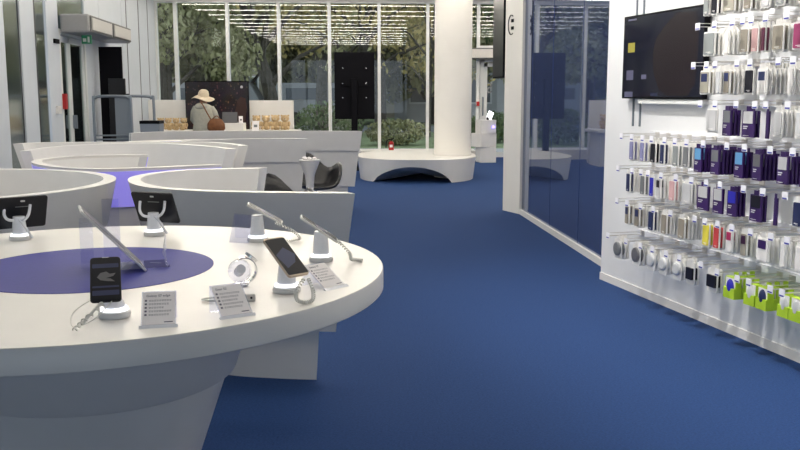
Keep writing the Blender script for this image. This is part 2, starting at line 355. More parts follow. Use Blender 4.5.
# ------------------------------------------------------------------ tiered furniture walls
def offset_path(path, off, trim0, trim1, n=48):
    P_ = []
    for i, p in enumerate(path):
        a = path[max(i - 1, 0)]; c = path[min(i + 1, len(path) - 1)]; d = (c - a).normalized(); P_.append(p + Vector((d.y, -d.x)) * off)
    L = [0]
    for i in range(1, len(P_)): L.append(L[-1] + (P_[i] - P_[i - 1]).length)
    a, e = trim0, L[-1] - trim1; out = []; j = 0
    for k in range(n):
        s_ = a + (e - a) * k / (n - 1)
        while j < len(L) - 2 and L[j + 1] < s_: j += 1
        t = (s_ - L[j]) / max(L[j + 1] - L[j], 1e-6); out.append(P_[j] + (P_[j + 1] - P_[j]) * t)
    return out
def sect_mesh(path, sec, trims, closed=False):
    mb = MB(); n = 64; m = len(sec); rings = [offset_path(path, o, (abs(o) * .75 + (.07 if z <= .281 and sec[0][1] < .3 else 0)) * trims[0], (abs(o) * .75 + (.07 if z <= .281 and sec[0][1] < .3 else 0)) * trims[1], n) for o, z in sec]
    vs = []; fs = []
    for i in range(n):
        for k in range(m): vs.append((rings[k][i].x, rings[k][i].y, sec[k][1]))
    for i in range(n - 1):
        for k in range(m):
            j = (k + 1) % m; fs.append((i * m + k, i * m + j, (i + 1) * m + j, (i + 1) * m + k))
    if closed:
        for k in range(m):
            j = (k + 1) % m; fs.append(((n - 1) * m + k, (n - 1) * m + j, j, k))
    else: fs.append(tuple(range(m))); fs.append(tuple(reversed([(n - 1) * m + k for k in range(m)])))
    return mb.add(vs, fs)
def pod(path, label, top_mat='white_laminate', sgn=1, trims=(1, 1), closed=False, group='curved booth walls', plinth=True):
    """path: outer rim; sgn +1 puts the inner side to the right of the walking direction"""
    pth = path if closed else smooth_path(path)
    c = sum((Vector(p) for p in pth), Vector((0, 0))) / len(pth)
    t = thing('booth_wall', label, 'booth wall', (c.x, c.y, 0), 0, group)
    def mk(sec, nme, mt, lb=None):
        mb = sect_mesh(pth, [(o * sgn, z) for o, z in sec], trims, closed)
        mb.v = [(v[0] - c.x, v[1] - c.y, v[2]) for v in mb.v]
        return mb.build(nme, mt, t, smooth=True, label=lb)
    if top_mat == 'violet':
        mk([(.0, 1.02), (.004, 1.0), (.066, 1.0), (.07, 1.02)], 'rim', 'white_top', 'white rim on top of the panel with painted violet glow')
        mk([(.0, 1.0), (.058, .762), (.064, .762), (.006, 1.0)], 'led_glow_face', 'violet', 'violet LED glow painted on the outer wall face')
        mk([(.006, 1.0), (.064, .76), (.13, .76), (.07, 1.0)], 'upper_panel', 'white_laminate')
    else:
        mk([(.0, 1.02), (.058, .76), (.13, .76), (.07, 1.02)], 'upper_panel', top_mat)
    mk([(.075, .76), (.17, .28), (.24, .28), (.13, .76)], 'lower_panel', 'white_laminate')
    mk([(.20, .28), (.23, .0), (.30, .0), (.24, .28)], 'plinth', 'white_laminate')
    return t
V2 = lambda L: [Vector(p) for p in L]
pod([(-.219, 4.351), (-.45, 4.37), (-.687, 4.396), (-.997, 4.465), (-1.293, 4.634), (-1.49, 4.93), (-1.571, 5.30), (-1.46, 5.66), (-1.2, 5.85), (-.874, 5.92)],
    'tall white curved booth wall open at the back right, behind the near display table', sgn=1)
cl = [Vector((-2.555 + .975 * math.cos(-2 * PI * i / 96), 4.85 + .975 * math.sin(-2 * PI * i / 96))) for i in range(97)]
pod(cl, 'round white booth bowl cut by the left edge of the photo', closed=False, sgn=1, trims=(0, 0))
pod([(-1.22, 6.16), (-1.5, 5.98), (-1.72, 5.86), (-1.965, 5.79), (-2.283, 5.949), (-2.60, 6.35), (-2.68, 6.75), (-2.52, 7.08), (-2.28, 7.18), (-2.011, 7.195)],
    'low curved booth wall with painted violet LED glow outside, between the two near booths', top_mat='violet', sgn=1)
pod([(-1.44, 7.93), (-1.66, 8.27), (-1.95, 8.58), (-2.30, 8.84), (-2.68, 8.88), (-3.0, 8.66), (-3.20, 8.25), (-3.22, 7.63)],
    'wide white curved booth wall with squared ends, behind the booth with the violet glow', sgn=-1)
pod([(-3.75, 8.74), (-3.62, 9.0), (-3.2, 9.1), (-2.6, 9.12), (-2.0, 9.1), (-1.66, 8.85), (-1.42, 8.42)],
    'grey-looking outer booth wall whose ends peek out behind the wide curved one', sgn=1)
pod([(-.996, 9.75), (-1.3, 9.77), (-1.6, 9.72), (-1.9, 9.6), (-2.25, 9.3)], 'white booth wall with two stacked panels, left of the front black tub chair', sgn=1)
pod([(-.49, 11.72), (-1.2, 11.78), (-2.0, 11.80), (-2.8, 11.70), (-3.15, 11.45), (-3.3, 11.1)], 'long rear white booth wall in front of the teddy bears', sgn=1)

# ------------------------------------------------------------------ display tables
def table(label, loc, k=1):
    t = thing('display_table', label, 'display table', loc, 0); t.scale = (k, k, 1)
    MB().lathe([(0, .885), (.929, .885), (.932, .888), (.932, .946), (.929, .95), (0.0, .95)], 128).build('tabletop', 'white_top', t, smooth=True)
    MB().lathe([(.382, .949), (.382, .9515), (0, .9515)], 96).build('disc_inlay', 'blue_inlay', t, label='round blue disc in the middle of the tabletop')
    MB().lathe([(.535, .885), (.447, .618), (.440, .612), (.36, .612)], 96).build('upper_cone', 'white_laminate', t, smooth=True)
    MB().lathe([(.422, .612), (.215, .0)], 96).build('base_cone', 'white_laminate', t, smooth=True)
    return t
table('large round white display table with phones on it, in the foreground', (-.985, 2.825, 0))
table('second round white display table far back between the booth walls', (-2.55, 10.28, 0), .72)

# ------------------------------------------------------------------ phone stands and devices
def coil(p0, p1, turns=12, r=.006, sag=.03, side=0):
    P_ = []; n = turns * 8; p0 = Vector(p0); p1 = Vector(p1)
    for i in range(n + 1):
        t = i / n; c = p0.lerp(p1, t) + Vector((side * math.sin(PI * t), 0, -sag * math.sin(PI * t) * 0))
        a = 2 * PI * turns * t; P_.append(c + Vector((math.cos(a) * r, math.sin(a) * r * .5, math.sin(a) * r * .8 + r)))
    return P_
def bez(pts, n=10):
    P_ = [Vector(p) for p in pts]; out = []
    for i in range(len(P_) - 1):
        a = P_[max(i - 1, 0)]; b_ = P_[i]; c = P_[i + 1]; d = P_[min(i + 2, len(P_) - 1)]
        for k in range(n):
            t = k / n; out.append(.5 * ((2 * b_) + (c - a) * t + (2 * a - 5 * b_ + 4 * c - d) * t * t + (3 * b_ - a - 3 * c + d) * t ** 3))
    out.append(P_[-1]); return out
def coil_along(path, turns, r):
    P_ = []; n = turns * 8; m = len(path) - 1
    for i in range(n + 1):
        t = i / n * m; j = min(int(t), m - 1); f = t - j; c = path[j].lerp(path[j + 1], f); d = (path[j + 1] - path[j]).normalized()
        e = d.cross(Vector((0, 0, 1))); e = e.normalized() if e.length > .01 else Vector((1, 0, 0)); g = d.cross(e); a = 2 * PI * turns * i / n
        P_.append(c + (e * math.cos(a) + g * math.sin(a)) * r)
    return P_
TT = .9505
def stand(label, x, y, hgt=.075, lean=0, grip=None):
    t = thing('security_stand', label, 'security stand', (x, y, TT))
    MB().lathe([(.038, 0), (.040, .006), (.038, .014), (.026, .022)], 32).build('base', 'white_laminate', t, smooth=True)
    MB().lathe([(.034, .016), (.034, .021), (.029, .025)], 32).build('light_ring', 'led_ring', t, label='glowing light ring')
    MB().tube([(0, 0, .025), (0, lean * .3, hgt * .6), (0, lean, hgt)], [.027, .025, .021], 16).build('neck', 'acrylic_solid', t, smooth=True)
    return t
def phone(label, loc, rz, tilt, body, w=.0725, h=.146, screen=True, pic=None, name='smartphone', cat='phone', th=.008, up=None):
    """local: screen faces -y when upright; tilt leans it back"""
    t = thing(name, label, cat, loc, rz)
    mx = Matrix.Rotation(-tilt, 4, 'X') @ Matrix.Rotation(PI / 2, 4, 'X')     # prism xy -> xz, +z -> -y
    MB().prism(rrect(w, h, .009 if h < .2 else .008), -th, 0, mx).build('body', body, t, bevel=.0015)
    if screen:
        MB().prism(rrect(w * .95, h * .93, .004), 0, .0006, mx).build('screen', 'phone_black', t)
        if pic == 'photo':
            q = MB(); pts = [(.0, .0), (.018, .006), (.024, .016), (.010, .014), (.002, .022), (-.012, .018), (-.02, .004), (-.012, -.006), (.004, -.010), (.022, -.012), (.012, -.002)]
            q.prism(pts, .0007, .0009, mx); q.build('screen_picture', 'p_dsilver', t, label='pale sporty figure shown on the phone screen')
            for (yy, hh) in ((.042, .014), (-.048, .016), (-.028, .006)):
                MB().prism([(x_ + .0, y_ + yy) for x_, y_ in rrect(w * .86, hh, .002)], .0007, .0008, mx).build('screen_picture', 'p_navy', t)
        elif pic:
            MB().prism([(-w * .44, h * .05), (w * .1, h * .22), (w * .44, h * .02), (w * .2, -h * .18), (-w * .3, -h * .30)], .0007, .0008, mx).build('screen_picture', 'p_navy', t)
        MB().prism([(x_, y_ + h * .482) for x_, y_ in rrect(w * .22, h * .012, .0005)], .0007, .0012, mx).build('speaker_slot', 'p_silver', t)
    else:
        MB().prism([(x_, y_ + h * .38) for x_, y_ in rrect(w * .09, h * .05, .002)], 0, .0012, mx).build('camera_lens', 'p_silver', t)
        MB().prism([(x_, y_ + h * .2) for x_, y_ in rrect(w * .28, h * .018, .001)], 0, .0006, mx).build('back_mark', 'p_grey', t)
    return t
# front phone
stand('white security stand under the black phone nearest the table front', -.712, 2.19, .055, -.02)
phone('black smartphone with a lit picture, upright on stand at the table front', (-.722, 2.165, 1.052), math.radians(17), math.radians(54), 'phone_black', pic='photo')
cb = MB(); cb.tube(bez([(-.69, 2.17, 1.03), (-.72, 2.10, 1.00), (-.745, 2.05, .965)]), .0035, 8)
cb.tube(coil_along(bez([(-.71, 2.11, 1.0), (-.74, 2.06, .975), (-.755, 2.03, .957)]), 7, .005), .002, 6)
cb.tube(bez([(-.685, 2.15, 1.025), (-.74, 2.12, 1.01), (-.775, 2.08, .985), (-.76, 2.04, .962), (-.72, 2.07, .975), (-.69, 2.12, 1.01)]), .0012, 6)
tag(cb.build('security_cable', 'cable_white', smooth=True), 'white coiled cable hanging from the front black phone', 'cable')
# gold phone
stand('white security stand under the gold phone on the right of the table', -.318, 2.475, .075, 0)
phone('gold smartphone with dark screen tilted on a white stand', (-.315, 2.455, 1.055), math.radians(46), math.radians(52), 'phone_gold', pic='ui')
cb = MB(); cb.tube(coil_along(bez([(-.262, 2.41, 1.0), (-.278, 2.37, .975), (-.272, 2.33, .96), (-.25, 2.315, .957), (-.232, 2.33, .96), (-.235, 2.38, .975), (-.25, 2.41, 1.0)]), 30, .0045), .0018, 6)
tag(cb.build('security_cable', 'cable_white', smooth=True), 'white coiled cable looping below the gold phone', 'cable')
# rear phones seen from the side
def edge_phone(label, base, slab_c, body):
    return phone(label, slab_c, math.radians(-62), math.radians(58), body, pic='ui')
stand('white security stand of the rear white phone, beside the clear block', -.535, 3.34, .10, 0)
phone('white smartphone seen from its edge at the rear of the table', (-.502, 3.33, 1.062), math.radians(97), math.radians(60), 'phone_white', pic='ui')
cb = MB(); cb.tube(coil_along(bez([(-.46, 3.28, 1.03), (-.40, 3.29, 1.0), (-.375, 3.32, .965), (-.41, 3.32, .957), (-.47, 3.33, .957)]), 26, .0045), .002, 6)
tag(cb.build('security_cable', 'cable_white', smooth=True), 'white coiled cable behind the rear white phone', 'cable')
stand('white security stand of the phone at the far right rim of the table', -.262, 2.94, .10, 0)
phone('black and silver smartphone seen from its edge near the right rim', (-.264, 2.93, 1.063), math.radians(97), math.radians(55), 'phone_white', pic='ui')
cb = MB(); cb.tube(coil_along(bez([(-.20, 2.87, 1.03), (-.165, 2.88, .99), (-.16, 2.90, .965), (-.145, 2.93, .957), (-.125, 2.92, .957)]), 26, .0045), .002, 6)
tag(cb.build('security_cable', 'cable_white', smooth=True), 'white coiled cable at the far right rim of the table', 'cable')
# tablets from behind
def tablet(label, slabel, x, y, rz, zc):
    t = stand(slabel, x, y, .09, .0)
    for sx in (-1, 1):
        MB().tube(bez([(0, -.01, .075), (sx * .03, -.025, .08), (sx * .046, -.02, .10), (sx * .048, -.004, .135)]), .0055, 10).build('claw', 'acrylic_solid', t, smooth=True)
    MB().tube(bez([(.0, -.01, .085), (.03, -.03, .06), (.055, -.02, .01)]), .005, 8).build('cable_sleeve', 'acrylic_solid', t, smooth=True)
    p = phone(label, (x, y + .03, zc), rz, math.radians(-24), 'phone_black', w=.185, h=.135, screen=False, name='tablet', cat='tablet')
    return p
tablet('black tablet seen from behind, on the left rear of the table', 'white security stand with clear claws under the left tablet', -1.445, 3.38, math.radians(38), 1.05)
tablet('black tablet seen from behind, left of centre at the table rear', 'white security stand with clear claws under the second tablet from the left', -.965, 3.49, math.radians(-18), 1.055)
# large leaning tablet in clear acrylic holder
h_ = thing('acrylic_holder', 'tall clear acrylic holder of two upright blocks and a tray', 'holder', (-.93, 2.86, TT), math.radians(20))
MB().box(-.095, -.055, -.03, .06, 0, .15).build('back_block', 'clear_acrylic', h_, bevel=.002)
MB().box(-.02, .035, .14, .16, 0, .20).build('side_block', 'clear_acrylic', h_, bevel=.002)
MB().box(-.02, .17, -.13, .01, .0, .008).build('tray', 'clear_acrylic', h_)
MB().add([(.16, -.13, .008), (.17, .02, .008), (.17, .02, .09), (.15, -.10, .05), (.163, -.13, .008), (.174, .02, .008), (.174, .02, .09), (.154, -.10, .05)], [(0, 1, 2, 3), (7, 6, 5, 4), (0, 4, 5, 1), (1, 5, 6, 2), (2, 6, 7, 3), (3, 7, 4, 0)]).build('side_lip', 'clear_acrylic', h_)
phone('large white tablet leaning back in the acrylic holder, seen from its edge', (-.905, 2.80, 1.053), math.radians(112), math.radians(43), 'phone_white', w=.17, h=.27, pic='ui', name='tablet', cat='tablet', th=.007)
# info cards
def card(label, x, y, rz, title, w=.082, h=.105, tilt=52):
    t = thing('information_card', label, 'information card', (x, y, TT), rz)
    mx = Matrix.Translation((0, .0, .004)) @ Matrix.Rotation(math.radians(90 - tilt), 4, 'X')     # xy plane tilted up towards +y
    MB().box(-w / 2, w / 2, 0, h, -.003, -.001, mx).build('acrylic_plate', 'clear_acrylic', t)
    MB().box(-w / 2 - .004, w / 2 + .004, -.012, 0, -.003, .002, mx).build('acrylic_foot', 'acrylic_solid', t)
    top = mx @ Vector((0, h, 0)); MB().add([(-w / 2, top.y, top.z), (w / 2, top.y, top.z), (w / 2, top.y + .004, 0), (-w / 2, top.y + .004, 0), (-w / 2, top.y + .002, top.z), (w / 2, top.y + .002, top.z), (w / 2, top.y + .006, 0), (-w / 2, top.y + .006, 0)],
        [(0, 1, 2, 3), (7, 6, 5, 4), (0, 4, 5, 1), (3, 2, 6, 7), (0, 3, 7, 4), (1, 5, 6, 2)]).build('acrylic_leg', 'clear_acrylic', t)
    sh = MB().box(-w / 2 + .003, w / 2 - .003, .003, h - .003, -.001, .0004, mx).build('sheet', 'paper', t)
    text_mesh(title, .0092, 'title_text', 'ink', sh, mx @ Matrix.Translation((-w / 2 + .011, h - .017, .0006)), .0001)
    for k in range(5):
        MB().box(-w / 2 + .008, -w / 2 + .013, h - .031 - k * .011, h - .026 - k * .011, .0005, .0008, mx).build('bullet_icon', 'ink', sh)
        q = MB(); 
        for j in range(9):
            x0 = -w / 2 + .018 + j * .006; 
            if x0 + .005 < w / 2 - .008 - (k % 3) * .008: q.box(x0, x0 + .0045, h - .028 - k * .011, h - .0272 - k * .011, .0005, .0008, mx); q.box(x0, x0 + .004, h - .031 - k * .011, h - .0302 - k * .011, .0005, .0008, mx)
        q.build('text_line', 'ink', sh)
    MB().box(w / 2 - .028, w / 2 - .008, .008, .0105, .0005, .0008, mx).build('footer_mark', 'ink', sh)
    return t
card('printed information card on clear stand right of the front black phone', -.575, 2.085, math.radians(12), 'Galaxy S7 edge')
card('printed information card on clear stand in front of the watch', -.405, 2.185, math.radians(32), 'Gear S2', w=.085, h=.10, tilt=50)
card('printed information card on clear stand right of the gold phone', -.185, 2.52, math.radians(48), 'Galaxy S7', w=.082, h=.105, tilt=58)
# watch
wt = thing('smartwatch', 'silver smartwatch looped around a clear round holder', 'watch', (-.462, 2.55, TT), math.radians(20))
MB().lathe([(.024, 0), (.026, .004), (.016, .01)], 24).build('holder_foot', 'clear_acrylic', wt, smooth=True)
rx_ = Matrix.Translation((0, 0, .045)) @ Matrix.Rotation(math.radians(68), 4, 'X')
MB().lathe([(.0, -.02), (.032, -.02), (.034, .0), (.026, .018), (0, .02)], 32, mx=rx_).build('holder_drum', 'clear_acrylic', wt, smooth=True)
MB().lathe([(.014, -.022), (.014, .02)], 24, mx=rx_).build('holder_core', 'acrylic_solid', wt, smooth=True)
q = MB(); ring = []
for i in range(20):
    a = -PI * .5 + PI * 1.1 * i / 19; ring.append((math.cos(a), math.sin(a)))
vs = []; fs = []
for (c_, s_) in ring:
    for rr, zz in ((.036, -.012), (.036, .012), (.039, .012), (.039, -.012)): vs.append((.010 + rr * c_, zz, .045 + rr * s_))
for i in range(19):
    for k in range(4): j = (k + 1) % 4; fs.append((i * 4 + k, i * 4 + j, (i + 1) * 4 + j, (i + 1) * 4 + k))
q.add(vs, fs).build('strap', 'chrome', wt, smooth=True)
MB().lathe([(.020, 0), (.021, .008), (.0, .009)], 32, mx=Matrix.Translation((.030, -.005, .080)) @ Matrix.Rotation(math.radians(40), 4, 'Y')).build('watch_case', 'chrome', wt, smooth=True)
MB().lathe([(.016, .009), (.0, .0095)], 32, mx=Matrix.Translation((.030, -.005, .080)) @ Matrix.Rotation(math.radians(40), 4, 'Y')).build('watch_face', 'black_gloss', wt)
cg = MB().box(-.022, .022, -.01, .01, 0, .02, Matrix.Translation((-.41, 2.36, TT)) @ Matrix.Rotation(math.radians(8), 4, 'Z')).build('cable_box', 'white_top', bevel=.003); tag(cg, 'small white cable box on the table below the watch', 'cable box')
MB().lathe([(.003, 0), (.003, .001), (0, .001)], 12, mx=Matrix.Translation((-.397, 2.351, TT + .01)) @ Matrix.Rotation(math.radians(98), 4, 'X')).build('socket', 'black_plastic', cg)
cb = MB(); cb.tube(bez([(-.43, 2.36, .957), (-.47, 2.40, .955), (-.50, 2.38, .955), (-.53, 2.36, .955), (-.51, 2.34, .955), (-.48, 2.345, .955)]), .0028, 8)
tag(cb.build('watch_cable', 'cable_white', smooth=True), 'short white cable curling from the small cable box', 'cable')
# clear block at the rear
cbk = thing('acrylic_easel', 'empty clear acrylic easel beside the rear white phone', 'acrylic easel', (-.60, 3.42, TT), math.radians(-15))
MB().add([(-.04, .0, .09), (.045, .0, .085), (.07, -.11, 0), (-.01, -.11, 0), (-.04, .004, .094), (.045, .004, .089), (.07, -.106, .004), (-.01, -.106, .004)], [(0, 1, 2, 3), (7, 6, 5, 4), (0, 4, 5, 1), (1, 5, 6, 2), (2, 6, 7, 3), (3, 7, 4, 0)]).build('sloped_plate', 'clear_acrylic', cbk)
MB().box(-.04, .045, .004, .008, 0, .088).build('back_plate', 'clear_acrylic', cbk)

# ------------------------------------------------------------------ bench around the column
t = thing('bench', 'low white sculpted bench with arched front around the column', 'bench', (.30, 16.45, 0))
n = 128; m_ = MB(); vs = []; fs = []
def zb(x):                 # underside: a tunnel arch running front to back
    lo, hi = -.74, .56
    return .275 * math.sin(PI * (x - lo) / (hi - lo)) ** .55 if lo < x < hi else 0
hx, hy = .655, -.05
for i in range(n):
    a = 2 * PI * (i + .5) / n; c_, s_ = math.cos(a), math.sin(a)
    sc_ = lambda v, e: math.copysign(abs(v) ** e, v)
    X, Y = 1.07 * sc_(c_, .8), 1.36 * sc_(s_, .8)
    hr_ = .352
    vs += [(X, Y, .40), (X * .955, Y * .95, zb(X * .955)), (hx + hr_ * c_, hy + hr_ * s_, zb(hx + hr_ * c_)), (hx + hr_ * c_, hy + hr_ * s_, .40)]
for i in range(n):
    j = (i + 1) % n
    for k in range(4): fs.append((i * 4 + k, i * 4 + (k + 1) % 4, j * 4 + (k + 1) % 4, j * 4 + k))
m_.add(vs, fs).build('seat_shell', 'white_top', t, smooth=True)
# ------------------------------------------------------------------ tub chairs
def tub(label, x, y, rz):
    t = thing('tub_chair', label, 'tub chair', (x, y, 0), rz, None)
    vs = []; fs = []; n = 36; K_ = 9
    for k in range(K_ + 1):
        u = k / K_
        for i in range(n):
            a = 2 * PI * i / n
            back = max(0, math.cos(a - PI / 2)); side = abs(math.cos(a)); front = max(0, -math.sin(a))
            rim = .44 + .36 * back ** 3 + .25 * side ** 4 - .02 * front
            R = .32 * (u ** .55); z = .40 + (rim - .40) * u ** 2.6
            vs.append((R * math.cos(a) * 1.02, R * math.sin(a), z))
    for k in range(K_):
        for i in range(n): j = (i + 1) % n; fs.append((k * n + i, k * n + j, (k + 1) * n + j, (k + 1) * n + i))
    o = MB().add(vs, fs).build('seat_shell', 'black_gloss', t, smooth=True); sm = o.modifiers.new('solid', 'SOLIDIFY'); sm.thickness = .03
    MB().lathe([(.03, .02), (.03, .39)], 16).build('column', 'chrome', t, smooth=True)
    MB().lathe([(.22, 0), (.22, .012), (.03, .03)], 32).build('foot', 'chrome', t, smooth=True)
M['black_gloss'].node_tree.nodes['Principled BSDF'].inputs['Roughness'].default_value = .3
tub('black tub chair with raised back beside the white flared pedestal', -1.00, 10.5, math.radians(24))
tub('black tub chair peeking over the near booth wall, nearer than the other', -1.07, 7.65, math.radians(18))
# flared pedestal
fp = thing('pedestal_table', 'slim white flared pedestal table in front of the black tub chair', 'pedestal table', (-.90, 8.95, 0))
MB().lathe([(.13, 0), (.11, .03), (.045, .25), (.035, .55), (.05, .7), (.10, .83), (.105, .85), (0, .85)], 32).build('body', 'white_laminate', fp, smooth=True)
for k, (dx, dy, s_) in enumerate(((-.05, 0, .03), (.0, -.02, .026), (.045, .01, .024))):
    q = MB(); q.ell((dx, dy, .85 + s_ * .55), (s_, s_, s_ * .6), 7, 5)
    q.v = [(x_ + random.uniform(-.004, .004), y_, z_ + random.uniform(-.003, .003)) for x_, y_, z_ in q.v]
    o = q.build('paper_ball', 'paper', loc=(-.90, 8.95, 0)); tag(o, 'crumpled white paper on the flared pedestal table', 'paper', 'crumpled papers on the pedestal')

# ------------------------------------------------------------------ air curtains
t = thing('air_curtain', 'grey double air curtain unit above the door in the left wall', 'air curtain', (0, 0, 0))
t.location = (lx(14.2), 14.2, 2.35); off = Vector(t.location)
def lb2(y0, y1, o0, o1, z0, z1, nme, mt, par=t, bev=.0, lb=None):
    q = MB(); lbox(q, y0, y1, o0, o1, z0, z1); q.v = [tuple(Vector(v) - off) for v in q.v]; return q.build(nme, mt, par, bevel=bev, label=lb)
lb2(13.15, 16.05, 0, .42, 2.37, 2.63, 'casing', 'unit_grey', bev=.03)
for (y0, y1) in ((13.2, 14.55), (14.65, 16.0)):
    lb2(y0, y1, .42, .432, 2.39, 2.61, 'face_frame', 'frame_dark'); lb2(y0 + .06, y1 - .06, .432, .445, 2.415, 2.585, 'grille', 'unit_face')
t = thing('air_curtain', 'grey air curtain unit above the entrance door right of the column', 'air curtain', (2.2, 20.98, 2.28))
MB().box(-.62, .62, -.22, .16, 0, .25).build('casing', 'frame_dark', t, bevel=.02)
MB().box(-.58, .58, -.235, -.22, .03, .22).build('grille', 'unit_face', t)
es = thing('exit_sign', 'small green exit sign hanging under the air curtain', 'sign', (lx(13.7) + .22, 13.75, 2.24))
MB().box(-.07, .07, -.02, .02, 0, .125).build('housing', 'green_sign', es)
MB().box(-.05, .0, -.024, -.02, .03, .08).build('arrow', 'p_white', es); MB().box(.02, .05, -.024, -.02, .02, .105).build('figure', 'p_white', es)
q = MB(); lbox(q, 12.78, 12.99, .0, .03, 2.2, 2.26); o = q.build('door_sensor', 'black_plastic'); tag(o, 'small black sensor beside the left door frame', 'sensor')
q = MB(); lbox(q, 13.08, 13.18, .0, .05, 1.28, 1.50); tag(q.build('alarm_box', 'red'), 'red alarm box on the wall at the left door', 'alarm box')
q = MB(); lbox(q, 12.72, 12.88, .0, .04, 1.22, 1.33); tag(q.build('wall_switch', 'white_top'), 'white wall switch left of the red alarm box', 'switch')

# railing, black boards
t = thing('railing', 'grey tubular queue railing with rounded corners near the left door', 'railing', (-4.2, 14.0, 0), math.radians(2))
def loop(x0, x1, y, z1, nme, r=.022):
    pts = bez([(x0, y, 0), (x0, y, z1 - .12), (x0 + .03, y, z1 - .03), (x0 + .12, y, z1), (x1 - .12, y, z1), (x1 - .03, y, z1 - .03), (x1, y, z1 - .12), (x1, y, 0)], 6)
    return MB().tube(pts, r, 8).build(nme, 'grey_metal', t, smooth=True)
loop(-.52, .05, 0, 1.46, 'hoop'); loop(-.18, .38, .08, 1.46, 'hoop'); 
for z in (.80, .86): MB().tube([(-.52, 0, z), (.1, 0, z)], .013).build('crossbar', 'grey_metal', t, smooth=True)
MB().box(-.20, .05, .02, .03, .75, 1.44).build('infill_panel', 'grey_metal', t)
t = thing('banner_board', 'tall black display boards standing behind the grey railing', 'display board', (-4.78, 15.2, 0))
MB().box(-.22, .16, -.02, .02, 0, 2.27).build('tall_board', 'black_plastic', t, bevel=.004)
MB().box(-.06, .22, -.09, -.05, 0, 1.75).build('middle_board', 'black_gloss', t, bevel=.004)
MB().box(.1, .30, -.16, -.12, 0, 1.5).build('low_board', 'black_plastic', t, bevel=.004)
# grey box with black lid
t = thing('till_box', 'grey tapered box with black top behind the rear booth wall', 'box', (-3.70, 13.5, 0)); t.scale = (.85, .85, .99)
MB().add([(-.13, -.12, 0), (.13, -.12, 0), (.13, .12, 0), (-.13, .12, 0), (-.17, -.15, 1.07), (.17, -.15, 1.07), (.17, .15, 1.07), (-.17, .15, 1.07)], [(0, 3, 2, 1), (4, 5, 6, 7), (0, 1, 5, 4), (1, 2, 6, 5), (2, 3, 7, 6), (3, 0, 4, 7)]).build('body', 'grey_box', t)
MB().box(-.175, .175, -.155, .155, 1.07, 1.115).build('lid', 'black_plastic', t)

# ------------------------------------------------------------------ back counter, boards, screens
t = thing('counter', 'long white counter carrying the teddy bears in front of the windows', 'counter', (-3.5, 18.6, 0))
MB().box(-1.62, 1.45, -.55, .25, .70, .765).build('counter_top', 'white_top', t, bevel=.01)
MB().box(-1.55, 1.35, -.4, .2, 0, .70).build('counter_body', 'white_laminate', t)
for x0, x1, z1, lb in ((-5.32, -4.45, 1.37, 'white upright back board behind the left group of teddy bears'), (-3.19, -2.25, 1.36, 'white upright back board behind the right group of teddy bears')):
    o = MB().box(-(x1 - x0) / 2, (x1 - x0) / 2, -.03, .03, 0, z1).build('back_board', 'white_top', loc=((x0 + x1) / 2, 19.2, 0), bevel=.005); tag(o, lb, 'board')
def tv(label, x0, x1, y, z0, z1, mt, loc=None):
    t = thing('television', label, 'television', ((x0 + x1) / 2, y, z0)); w_ = (x1 - x0) / 2; h_ = z1 - z0
    MB().box(-w_, w_, 0, .05, 0, h_).build('casing', 'black_plastic', t, bevel=.004)
    MB().box(-w_ + .015, w_ - .015, -.003, 0, .015, h_ - .015).build('screen', mt, t); return t
t = tv('large television showing a dark crowd picture, in front of the windows', -4.49, -3.16, 19.0, .74, 1.76, 'crowd_picture')
MB().lathe([(.028, 0), (.028, .004), (0, .004)], 24, mx=Matrix.Translation((.52, -.004, .90)) @ Matrix.Rotation(PI / 2, 4, 'X')).build('screen_badge', 'p_silver', t)
q = MB(); q.prism([(.0, .30), (.06, .42), (.10, .62), (.18, .70), (.28, .66), (.30, .45), (.26, .2), (.3, .05), (.1, .05), (.06, .2)], 0, .002, Matrix.Translation((.32, -.004, 0)) @ Matrix.Rotation(PI / 2, 4, 'X'))
q.build('face_picture', 'face_dim', t, label='dim reddish face on the screen')
MB().box(-.04, .04, .05, .09, -.74, .5).build('stand_post', 'black_plastic', t)
MB().box(-.4, .4, -.05, .3, -.74, -.72).build('stand_foot', 'black_plastic', t)
t = thing('display_totem', 'tall black portrait screen on a post seen from behind, in front of the windows', 'screen', (-.90, 18.0, 0))
MB().box(-.395, .395, .0, .06, 1.0, 2.31).build('screen_back', 'black_plastic', t, bevel=.01)
MB().box(-.25, .25, -.05, 0, 1.66, 1.74).build('mount_bar', 'black_plastic', t); MB().box(-.06, .06, -.10, 0, .02, 1.8).build('post', 'black_plastic', t, bevel=.01)
MB().box(-.35, .35, -.3, .3, 0, .02).build('foot', 'black_plastic', t)
for x_, z_ in ((-.23, 1.70), (.23, 1.70), (-.23, 2.0), (.23, 2.0), (-.23, 1.42), (.23, 1.42)): MB().lathe([(.014, 0), (.010, .008), (0, .01)], 12, mx=Matrix.Translation((x_, -.05 if z_ == 1.70 else 0, z_)) @ Matrix.Rotation(PI / 2, 4, 'X')).build('bolt', 'chrome', t, smooth=True)
